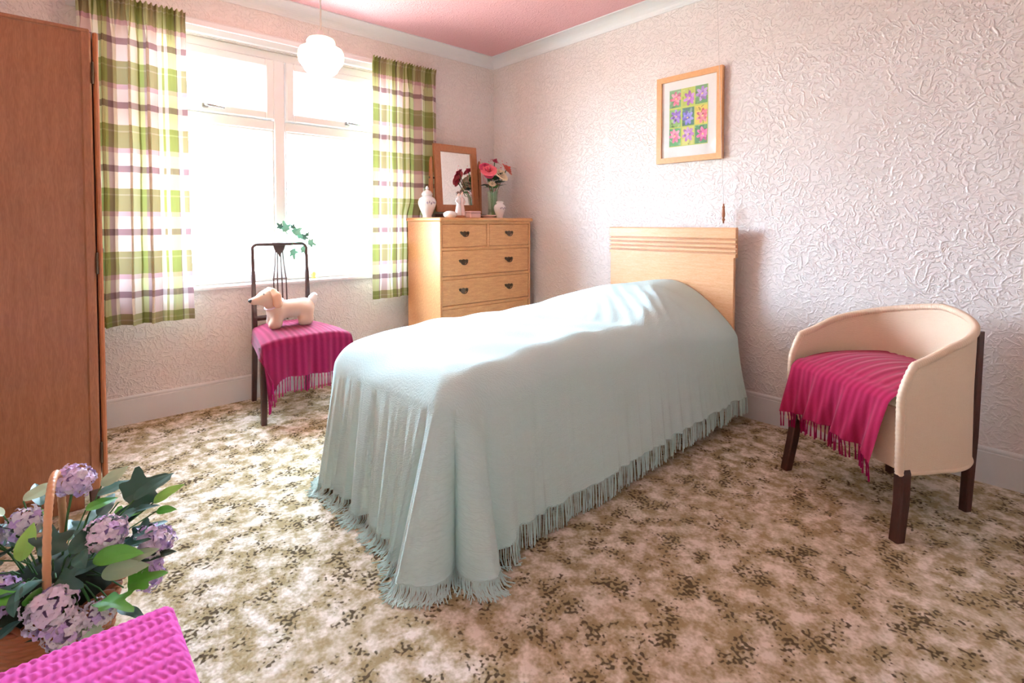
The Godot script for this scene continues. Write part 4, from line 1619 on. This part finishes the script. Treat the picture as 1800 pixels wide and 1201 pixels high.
func vase(yt: float) -> void:
	var at := Vector3(-0.294, yt, 0.335)
	var t := thing("flower_vase", "green glass vase of pink and cream roses at the right of the chest", "vase", at)
	var st := sst()
	lathe(st, [Vector2(0.001, 0.0), Vector2(0.036, 0.0), Vector2(0.040, 0.006), Vector2(0.038, 0.10), Vector2(0.044, 0.205), Vector2(0.048, 0.215), Vector2(0.045, 0.216), Vector2(0.041, 0.205), Vector2(0.034, 0.10), Vector2(0.034, 0.012), Vector2(0.001, 0.01)], 32)
	obj("glass", st, M.vase_glass, t)
	var heads := [[-0.085, 0.368, 0.05, "rose_pink", 0.046], [0.030, 0.340, 0.05, "rose_cream", 0.050], [0.135, 0.395, 0.01, "rose_coral", 0.042], [0.045, 0.455, -0.03, "rose_deep", 0.032], [-0.10, 0.40, 0.02, "rose_deep", 0.032], [-0.045, 0.405, -0.04, "rose_deep", 0.034], [0.075, 0.385, -0.07, "rose_pink", 0.036], [-0.09, 0.335, 0.06, "rose_deep", 0.028], [-0.055, 0.268, 0.055, "rose_cream", 0.022]]
	var k := 0
	for h in heads:
		var top := Vector3(h[0], h[1], h[2])
		st = sst()
		tube(st, [Vector3(h[0] * 0.1, 0.02, h[2] * 0.1), Vector3(h[0] * 0.25, 0.2, h[2] * 0.3), Vector3(h[0] * 0.8, h[1] - 0.05, h[2] * 0.8), top], [0.0028, 0.0028, 0.0026, 0.004], 6)
		var stem := obj("stem", st, M.stem_green, t)
		var o := inst("rose", rose_mesh(30 + k, h[4]), M[h[3]], stem)
		var lean := Vector3(h[0], 0.14, h[2] + 0.09).normalized()
		o.transform = Transform3D(Basis(Quaternion(Vector3.UP, lean)), top)
		k += 1
	var lf := leaf_mesh(1)
	var r := RandomNumberGenerator.new()
	r.seed = 14
	for i in 22:
		var a := TAU * i / 22.0 * 2.4
		var y := 0.225 + 0.11 * r.randf()
		var s := 0.065 + 0.035 * r.randf()
		var o := inst("leaf", lf, M.leaf_dark if i % 3 else M.stem_green, t)
		o.transform = Transform3D(Basis(Vector3.UP, -a) * Basis(Vector3(0, 0, 1), 0.1 + 0.6 * r.randf()) * Basis(Vector3.RIGHT, (r.randf() - 0.5)).scaled(Vector3(s, s, s)), Vector3(0.02 * cos(a), y, 0.02 * sin(a)))
	for i in 7:
		st = sst()
		var a := 0.4 + i * 0.9
		var tip := Vector3(0.13 * cos(a), 0.44 + 0.05 * sin(i * 3.1), 0.08 * sin(a))
		tube(st, [Vector3(0, 0.2, 0), tip * 0.7, tip], [0.0014, 0.0012, 0.0009], 4)
		for b in 5:
			var p := tip * (0.8 + 0.05 * b) + Vector3(0.01 * sin(b * 5.0), 0.004 * b, 0.01 * cos(b * 4.0))
			lathe(st, [Vector2(0.001, -0.004), Vector2(0.004, 0.0), Vector2(0.001, 0.004)], 5, p)
		obj("filler_sprig", st, M.rose_pink, t)

# ------------------------------------------------------------------ implicit surfaces (for the plush dog)
func smin(a: float, b: float, k: float) -> float:
	var h := maxf(k - absf(a - b), 0.0) / k
	return minf(a, b) - h * h * k * 0.25

func field(p: Vector3, bones: Array, k: float) -> float:
	var d := 1.0
	for b in bones:
		var a: Vector3 = b[0]
		var ab: Vector3 = b[1] - a
		var t := clampf((p - a).dot(ab) / maxf(ab.length_squared(), 1e-9), 0.0, 1.0)
		d = smin(d, p.distance_to(a + ab * t) - lerpf(b[2], b[3], t), k)
	return d

func nets(st: SurfaceTool, bones: Array, cell: float, k: float) -> void:
	var lo := Vector3(1e9, 1e9, 1e9)
	var hi := -lo
	for b in bones:
		var R := maxf(b[2], b[3]) + cell * 2.5
		for q in [b[0], b[1]]:
			lo = lo.min(q - Vector3(R, R, R))
			hi = hi.max(q + Vector3(R, R, R))
	var n := Vector3i(((hi - lo) / cell).ceil()) + Vector3i.ONE
	var f := PackedFloat32Array()
	f.resize(n.x * n.y * n.z)
	for z in n.z:
		for y in n.y:
			for x in n.x:
				f[(z * n.y + y) * n.x + x] = field(lo + Vector3(x, y, z) * cell, bones, k)
	var at := {}
	for z in n.z - 1:
		for y in n.y - 1:
			for x in n.x - 1:
				var sum := Vector3.ZERO
				var c := 0
				var vals := PackedFloat32Array()
				vals.resize(8)
				var neg := 0
				for m in 8:
					vals[m] = f[((z + (m >> 2)) * n.y + y + ((m >> 1) & 1)) * n.x + x + (m & 1)]
					if vals[m] < 0.0:
						neg += 1
				if neg == 0 or neg == 8:
					continue
				for e in [[0, 1], [2, 3], [4, 5], [6, 7], [0, 2], [1, 3], [4, 6], [5, 7], [0, 4], [1, 5], [2, 6], [3, 7]]:
					var va: float = vals[e[0]]
					var vb: float = vals[e[1]]
					if (va < 0.0) != (vb < 0.0):
						var t := va / (va - vb)
						var pa := Vector3(e[0] & 1, (e[0] >> 1) & 1, e[0] >> 2)
						var pb := Vector3(e[1] & 1, (e[1] >> 1) & 1, e[1] >> 2)
						sum += pa.lerp(pb, t)
						c += 1
				at[Vector3i(x, y, z)] = lo + (Vector3(x, y, z) + sum / c) * cell
	var axes := [Vector3i(1, 0, 0), Vector3i(0, 1, 0), Vector3i(0, 0, 1)]
	for cell_at in at:
		var c0: Vector3i = cell_at
		for a in 3:
			var u: Vector3i = axes[(a + 1) % 3]
			var v: Vector3i = axes[(a + 2) % 3]
			var w: Vector3i = axes[a]
			var g1 := c0 + w
			if g1.x >= n.x or g1.y >= n.y or g1.z >= n.z:
				continue
			var v0: float = f[(c0.z * n.y + c0.y) * n.x + c0.x]
			var v1: float = f[(g1.z * n.y + g1.y) * n.x + g1.x]
			if (v0 < 0.0) == (v1 < 0.0):
				continue
			if not (at.has(c0 - u) and at.has(c0 - v) and at.has(c0 - u - v)):
				continue
			var q := [at[c0], at[c0 - u], at[c0 - u - v], at[c0 - v]]
			if v0 < 0.0:
				q = [q[0], q[3], q[2], q[1]]
			for i in [0, 1, 2, 0, 2, 3]:
				vert(st, q[i], Vector2.ZERO, 1)

func toy_dog() -> void:
	var base := Vector3(-1.91, 0.497, 0.30)
	var t := wthing("toy_dog", "cream plush toy dog standing on the pink throw of the side chair", "soft toy", base)
	var z := 0.30
	var bones := [
		[Vector3(-1.955, 0.597, z), Vector3(-1.80, 0.602, z), 0.056, 0.055],
		[Vector3(-1.97, 0.605, z), Vector3(-2.005, 0.66, z + 0.01), 0.054, 0.044],
		[Vector3(-2.012, 0.690, z + 0.015), Vector3(-2.03, 0.684, z + 0.018), 0.049, 0.045],
		[Vector3(-2.04, 0.676, z + 0.02), Vector3(-2.104, 0.668, z + 0.032), 0.034, 0.023],
		[Vector3(-1.972, 0.575, z + 0.034), Vector3(-1.985, 0.528, z + 0.042), 0.036, 0.030],
		[Vector3(-1.985, 0.524, z + 0.042), Vector3(-2.005, 0.520, z + 0.046), 0.027, 0.025],
		[Vector3(-1.972, 0.575, z - 0.034), Vector3(-1.985, 0.528, z - 0.042), 0.036, 0.030],
		[Vector3(-1.80, 0.580, z + 0.034), Vector3(-1.798, 0.536, z + 0.042), 0.040, 0.032],
		[Vector3(-1.80, 0.524, z + 0.044), Vector3(-1.832, 0.520, z + 0.046), 0.027, 0.024],
		[Vector3(-1.80, 0.580, z - 0.034), Vector3(-1.798, 0.530, z - 0.042), 0.040, 0.032],
	]
	var st := sst()
	nets(st, bones, 0.0065, 0.028)
	var b := obj("body", st, M.plush_fur, t)
	for s in [1.0, -1.0]:
		st = sst()
		nets(st, [[Vector3(-2.005, 0.722, z + 0.015 + 0.036 * s), Vector3(-1.990, 0.690, z + 0.015 + 0.058 * s), 0.017, 0.021], [Vector3(-1.990, 0.690, z + 0.015 + 0.058 * s), Vector3(-1.985, 0.648, z + 0.015 + 0.060 * s), 0.021, 0.028]], 0.006, 0.02)
		obj("ear", st, M.plush_ear, b)
		st = sst()
		lathe(st, [Vector2(0.001, -0.006), Vector2(0.006, 0.0), Vector2(0.001, 0.006)], 10, Vector3(-2.055, 0.705, z + 0.02 + 0.030 * s))
		obj("eye", st, M.black_nose, b)
	st = sst()
	nets(st, [[Vector3(-2.124, 0.672, z + 0.036), Vector3(-2.124, 0.672, z + 0.030), 0.0115, 0.0115]], 0.004, 0.01)
	obj("nose", st, M.black_nose, b)
	st = sst()
	nets(st, [[Vector3(-1.765, 0.62, z), Vector3(-1.748, 0.650, z), 0.016, 0.022], [Vector3(-1.748, 0.650, z), Vector3(-1.740, 0.665, z), 0.026, 0.02]], 0.006, 0.015)
	obj("tail", st, M.plush_white, t)
	st = sst()
	var pts := []
	for i in 25:
		var a := TAU * i / 24.0
		var ax := Vector3(-0.49, 0.85, 0.1).normalized()
		var e1 := ax.cross(Vector3(0, 0, 1)).normalized()
		var e2 := ax.cross(e1)
		pts.append(Vector3(-1.985, 0.637, z + 0.006) + (e1 * cos(a) + e2 * sin(a)) * 0.054)
	tube(st, pts, 0.006, 6)
	obj("collar", st, M.ribbon, t)
	done()

func ivy_sprig() -> void:
	var at := Vector3(-1.79, 1.0, 0.07)
	var t := thing("ivy_sprig", "sprig of green artificial ivy trailing over the side chair top rail", "ivy", at)
	var st := sst()
	tube(st, [Vector3(-0.06, 0.095, 0.0), Vector3(-0.03, 0.05, 0.004), Vector3(0.0, 0.0, 0.012), Vector3(0.05, -0.004, 0.014), Vector3(0.10, 0.0, 0.012), Vector3(0.10, -0.02, 0.014)], 0.0022, 5)
	tube(st, [Vector3(0.0, 0.0, 0.012), Vector3(-0.008, -0.035, 0.014)], 0.002, 5)
	obj("stem", st, M.stem_green, t)
	var lf := leaf_mesh(3)
	for l in [[-0.035, 0.065, 0.05, 1.9], [-0.005, 0.05, 0.055, 0.6], [0.02, 0.035, 0.045, 0.2], [-0.065, 0.09, 0.03, 2.4], [0.09, 0.0, 0.05, -0.3], [-0.01, -0.04, 0.055, -1.2], [0.05, -0.03, 0.045, -0.9], [0.06, 0.01, 0.04, 0.9], [0.085, 0.035, 0.026, 0.9], [-0.01, 0.085, 0.028, 1.0]]:
		var o := inst("leaf", lf, M.leaf_sage if l[2] > 0.04 else M.leaf_teal, t)
		o.transform = Transform3D(Basis(Vector3(0, 0, 1), l[3]) * Basis(Vector3.RIGHT, 1.25).scaled(Vector3(l[2], l[2], l[2]) * 1.5), Vector3(l[0], l[1], 0.012))

# ------------------------------------------------------------------ basket of flowers
func floret_mesh(seed_: int) -> ArrayMesh:
	var r := RandomNumberGenerator.new()
	r.seed = seed_
	var st := sst()
	for p in 4:
		var a := TAU * p / 4.0 + r.randf() * 0.35
		var lift := 0.10 + 0.30 * r.randf()
		var twist := (r.randf() - 0.5) * 0.5
		var G := []
		for i in 5:
			var v := i / 4.0
			var row := PackedVector3Array()
			for j in 5:
				var u := (j / 4.0 - 0.5) * 2.0
				var w := 0.46 * pow(sin(PI * lerpf(0.06, 0.93, pow(v, 0.85))), 0.7)
				var x := 0.05 + v * (0.95 - 0.12 * u * u)
				var y := lift * v - 0.42 * v * v * v + 0.20 * u * u * sin(PI * v * 0.8) + twist * u * w * v
				row.append(Vector3(cos(a) * x - sin(a) * u * w, y, sin(a) * x + cos(a) * u * w))
			G.append(row)
		grid(st, G)
	lathe(st, [Vector2(0.10, 0.0), Vector2(0.08, 0.10), Vector2(0.001, 0.14)], 6)
	return mesh_of(st)

func flower_basket() -> void:
	var at := Vector3(-3.020, 0, 1.905)
	var t := thing("flower_basket", "brown wicker basket with tall hoop handle filled with lilac hydrangeas and ivy", "basket", at)
	# woven body
	var st := sst()
	var P := []
	var rows := 88
	var cols := 168
	for i in rows + 1:
		var f := i / float(rows)
		var row := PackedVector3Array()
		var coil := f * 22.0
		for j in cols:
			var a := TAU * j / cols
			var r0 := lerpf(0.098, 0.138, pow(f, 0.8))
			var bulge := sqrt(absf(sin(PI * coil)))
			var over := sin(a * 14.0 + (PI if int(coil) % 2 else 0.0))
			var r := r0 + 0.004 * bulge * (0.55 + 0.45 * over)
			row.append(Vector3(cos(a) * r, 0.012 + f * 0.205, sin(a) * r))
		P.append(row)
	grid(st, P, true, [], true)
	obj("woven_body", st, M.wicker, t)
	st = sst()
	lathe(st, [Vector2(0.001, 0.004), Vector2(0.098, 0.004), Vector2(0.102, 0.012), Vector2(0.096, 0.018), Vector2(0.001, 0.018)], 40)
	obj("base", st, M.wicker, t)
	for k in 2:
		st = sst()
		var pts := []
		for i in 181:
			var a := TAU * i / 180.0
			var tw := a * 16.0 + k * PI
			pts.append(Vector3(cos(a) * (0.140 + 0.006 * cos(tw)), 0.220 + 0.006 * sin(tw), sin(a) * (0.140 + 0.006 * cos(tw))))
		tube(st, pts, 0.0062, 6)
		obj("rim_cane", st, M.wicker, t)
	# hoop handle: two canes bound side by side with a spiral wrap
	st = sst()
	var hp := []
	var hr := []
	for i in 121:
		var a := PI * i / 120.0
		hp.append(Vector3(0.006 - 0.018 * cos(a), 0.205 + 0.293 * pow(sin(a), 0.62), 0.128 * cos(a)))
		hr.append(0.0112 + 0.0007 * sin(i * 1.9))
	tube(st, hp, hr, 10, 0.75)
	obj("handle", st, M.wicker_handle, t)
	# dark filling under the flowers
	st = sst()
	lathe(st, [Vector2(0.132, 0.19), Vector2(0.128, 0.225), Vector2(0.10, 0.262), Vector2(0.06, 0.285), Vector2(0.001, 0.292)], 32, Vector3.ZERO, 0.05, 7)
	obj("moss", st, M.moss_dark, t)
	# heads: [place, radius, petals]
	var heads := [
		[Vector3(0.058, 0.452, -0.055), 0.044, "petal_lilac"], [Vector3(0.112, 0.352, 0.075), 0.046, "petal_pink"], [Vector3(0.205, 0.295, 0.085), 0.050, "petal_lilac"], [Vector3(0.190, 0.235, 0.115), 0.036, "petal_violet"],
		[Vector3(0.004, 0.265, 0.162), 0.050, "petal_pink"], [Vector3(0.030, 0.215, 0.178), 0.040, "petal_white"], [Vector3(-0.085, 0.275, 0.055), 0.048, "petal_violet"], [Vector3(-0.035, 0.385, -0.04), 0.040, "petal_white"], [Vector3(-0.11, 0.36, -0.06), 0.042, "petal_lilac"], [Vector3(0.085, 0.215, 0.170), 0.034, "petal_white"]]
	var fm := [floret_mesh(1), floret_mesh(2), floret_mesh(3)]
	var r := RandomNumberGenerator.new()
	r.seed = 33
	for h in heads:
		var c: Vector3 = h[0] - Vector3(0.012, 0, 0)
		st = sst()
		var root := Vector3(c.x * 0.35, 0.27, c.z * 0.35)
		lathe(st, [Vector2(0.001, -h[1] * 0.55), Vector2(h[1] * 0.45, -h[1] * 0.28), Vector2(h[1] * 0.55, 0.0), Vector2(h[1] * 0.45, h[1] * 0.3), Vector2(0.001, h[1] * 0.55)], 12, c)
		var head := obj("flower_head", st, M.petal_eye, t)
		st = sst()
		tube(st, [root, root.lerp(c, 0.5) + Vector3(0, 0.02, 0), c], 0.003, 6)
		obj("stem", st, M.stem_green, head)
		var N := 48
		var axis := (c - Vector3(0, 0.22, 0)).normalized()
		for k in N:
			var y := 1.0 - (k + 0.5) / N * 1.78
			var a := k * 2.39996
			var d := Vector3(cos(a) * sqrt(maxf(1 - y * y, 0)), y, sin(a) * sqrt(maxf(1 - y * y, 0)))
			d = Basis(Quaternion(Vector3.UP, axis)) * d
			var pm: Material = M[h[2]]
			var roll := r.randf()
			if roll < 0.22:
				pm = M.petal_white
			elif roll < 0.36:
				pm = M.petal_violet
			var o := inst("floret", fm[k % 3], pm, head)
			var s: float = h[1] * (0.27 + 0.08 * r.randf())
			var tip := (d + Vector3(r.randf() - 0.5, r.randf() - 0.5, r.randf() - 0.5) * 0.7).normalized()
			o.transform = Transform3D(Basis(Quaternion(Vector3.UP, tip)) * Basis(Vector3.UP, r.randf() * TAU).scaled(Vector3(s, s, s)), c + d * h[1] * (0.72 + 0.30 * r.randf()))
	# leaves: [place, length, kind, lobes, heading, rise]
	var plain := leaf_mesh(1)
	var ivy := leaf_mesh(3)
	var L := [
		[Vector3(-0.085, 0.425, -0.03), 0.10, "leaf_pale", 1, 2.6, 0.5], [Vector3(-0.05, 0.44, -0.05), 0.09, "leaf_pale", 1, 0.4, 0.3], [Vector3(-0.11, 0.40, 0.0), 0.10, "leaf_dark", 1, 3.0, 0.2],
		[Vector3(-0.055, 0.345, 0.06), 0.085, "leaf_lime", 1, 1.2, 0.9], [Vector3(-0.10, 0.335, 0.06), 0.095, "leaf_teal", 3, 2.2, 0.7], [Vector3(-0.045, 0.30, 0.09), 0.09, "leaf_dark", 1, 3.6, 0.3],
		[Vector3(-0.03, 0.275, 0.13), 0.085, "leaf_bright", 1, 4.4, 0.9], [Vector3(0.03, 0.345, 0.10), 0.11, "leaf_dark", 1, 0.5, 0.45], [Vector3(0.02, 0.30, 0.12), 0.10, "leaf_teal", 1, 0.2, 0.2],
		[Vector3(0.13, 0.40, 0.02), 0.13, "leaf_dark", 3, 0.25, 0.25], [Vector3(0.16, 0.405, 0.045), 0.10, "leaf_dark", 1, 0.2, 0.55], [Vector3(0.20, 0.39, 0.06), 0.075, "leaf_lime", 1, -0.3, 0.6], [Vector3(0.205, 0.37, 0.07), 0.05, "leaf_bright", 1, -0.8, 0.2],
		[Vector3(0.09, 0.415, -0.02), 0.09, "leaf_teal", 1, 0.1, 0.3], [Vector3(0.065, 0.395, 0.0), 0.07, "leaf_bright", 1, 0.2, 0.2], [Vector3(0.10, 0.43, -0.04), 0.07, "leaf_pale", 1, 0.3, 0.5],
		[Vector3(0.085, 0.285, 0.13), 0.095, "leaf_pale", 1, -0.4, 0.1], [Vector3(0.075, 0.245, 0.165), 0.095, "leaf_bright", 3, -0.9, 0.1], [Vector3(0.125, 0.245, 0.15), 0.085, "leaf_bright", 3, -0.2, 0.25], [Vector3(0.135, 0.29, 0.12), 0.07, "leaf_pale", 1, -0.5, 0.4],
		[Vector3(-0.055, 0.25, 0.135), 0.10, "leaf_dark", 1, 3.7, -0.1], [Vector3(0.0, 0.33, 0.07), 0.10, "leaf_dark", 3, 1.6, 0.8], [Vector3(0.05, 0.32, 0.08), 0.09, "leaf_teal", 3, 0.9, 0.6], [Vector3(0.16, 0.28, 0.11), 0.08, "leaf_dark", 1, -0.4, 0.2],
		[Vector3(0.145, 0.33, 0.08), 0.08, "leaf_dark", 3, 0.0, 0.3], [Vector3(-0.12, 0.31, 0.03), 0.09, "leaf_dark", 1, 3.2, 0.2], [Vector3(-0.02, 0.41, -0.07), 0.09, "leaf_teal", 1, 1.6, 0.5], [Vector3(0.04, 0.42, -0.07), 0.10, "leaf_dark", 1, 1.2, 0.4],
		[Vector3(0.05, 0.21, 0.175), 0.075, "leaf_pale", 1, -1.2, -0.2], [Vector3(0.11, 0.21, 0.165), 0.075, "leaf_teal", 1, -0.8, -0.1], [Vector3(0.10, 0.33, 0.04), 0.10, "leaf_teal", 1, 0.6, 0.5], [Vector3(-0.06, 0.37, -0.02), 0.10, "leaf_dark", 3, 2.4, 0.6]]
	for k in 26:                                        # filler foliage low round the rim
		var a := TAU * k / 26.0 + 0.1 * r.randf()
		var rr := 0.07 + 0.08 * r.randf()
		L.append([Vector3(cos(a) * rr, 0.27 + 0.10 * r.randf() * (1.0 if k % 2 else 0.6), sin(a) * rr), 0.075 + 0.035 * r.randf(), ["leaf_dark", "leaf_dark", "leaf_teal", "leaf_dark", "leaf_bright"][k % 5], 3 if k % 3 == 0 else 1, -a + (r.randf() - 0.5), 0.5 - 0.6 * r.randf()])
	for l in L:
		var s: float = l[1]
		var p: Vector3 = l[0]
		st = sst()
		var root := Vector3(p.x * 0.4, 0.265, p.z * 0.4)
		tube(st, [root, root.lerp(p, 0.55) + Vector3(0, 0.015, 0), p], 0.0018, 5)
		var stem := obj("leaf_stem", st, M.stem_green, t)
		var o := inst("leaf", ivy if l[3] == 3 else plain, M[l[2]], stem)
		o.transform = Transform3D(Basis(Vector3.UP, l[4]) * Basis(Vector3(0, 0, 1), l[5]) * Basis(Vector3.RIGHT, r.randf() - 0.2).scaled(Vector3(s, s, s)), p)
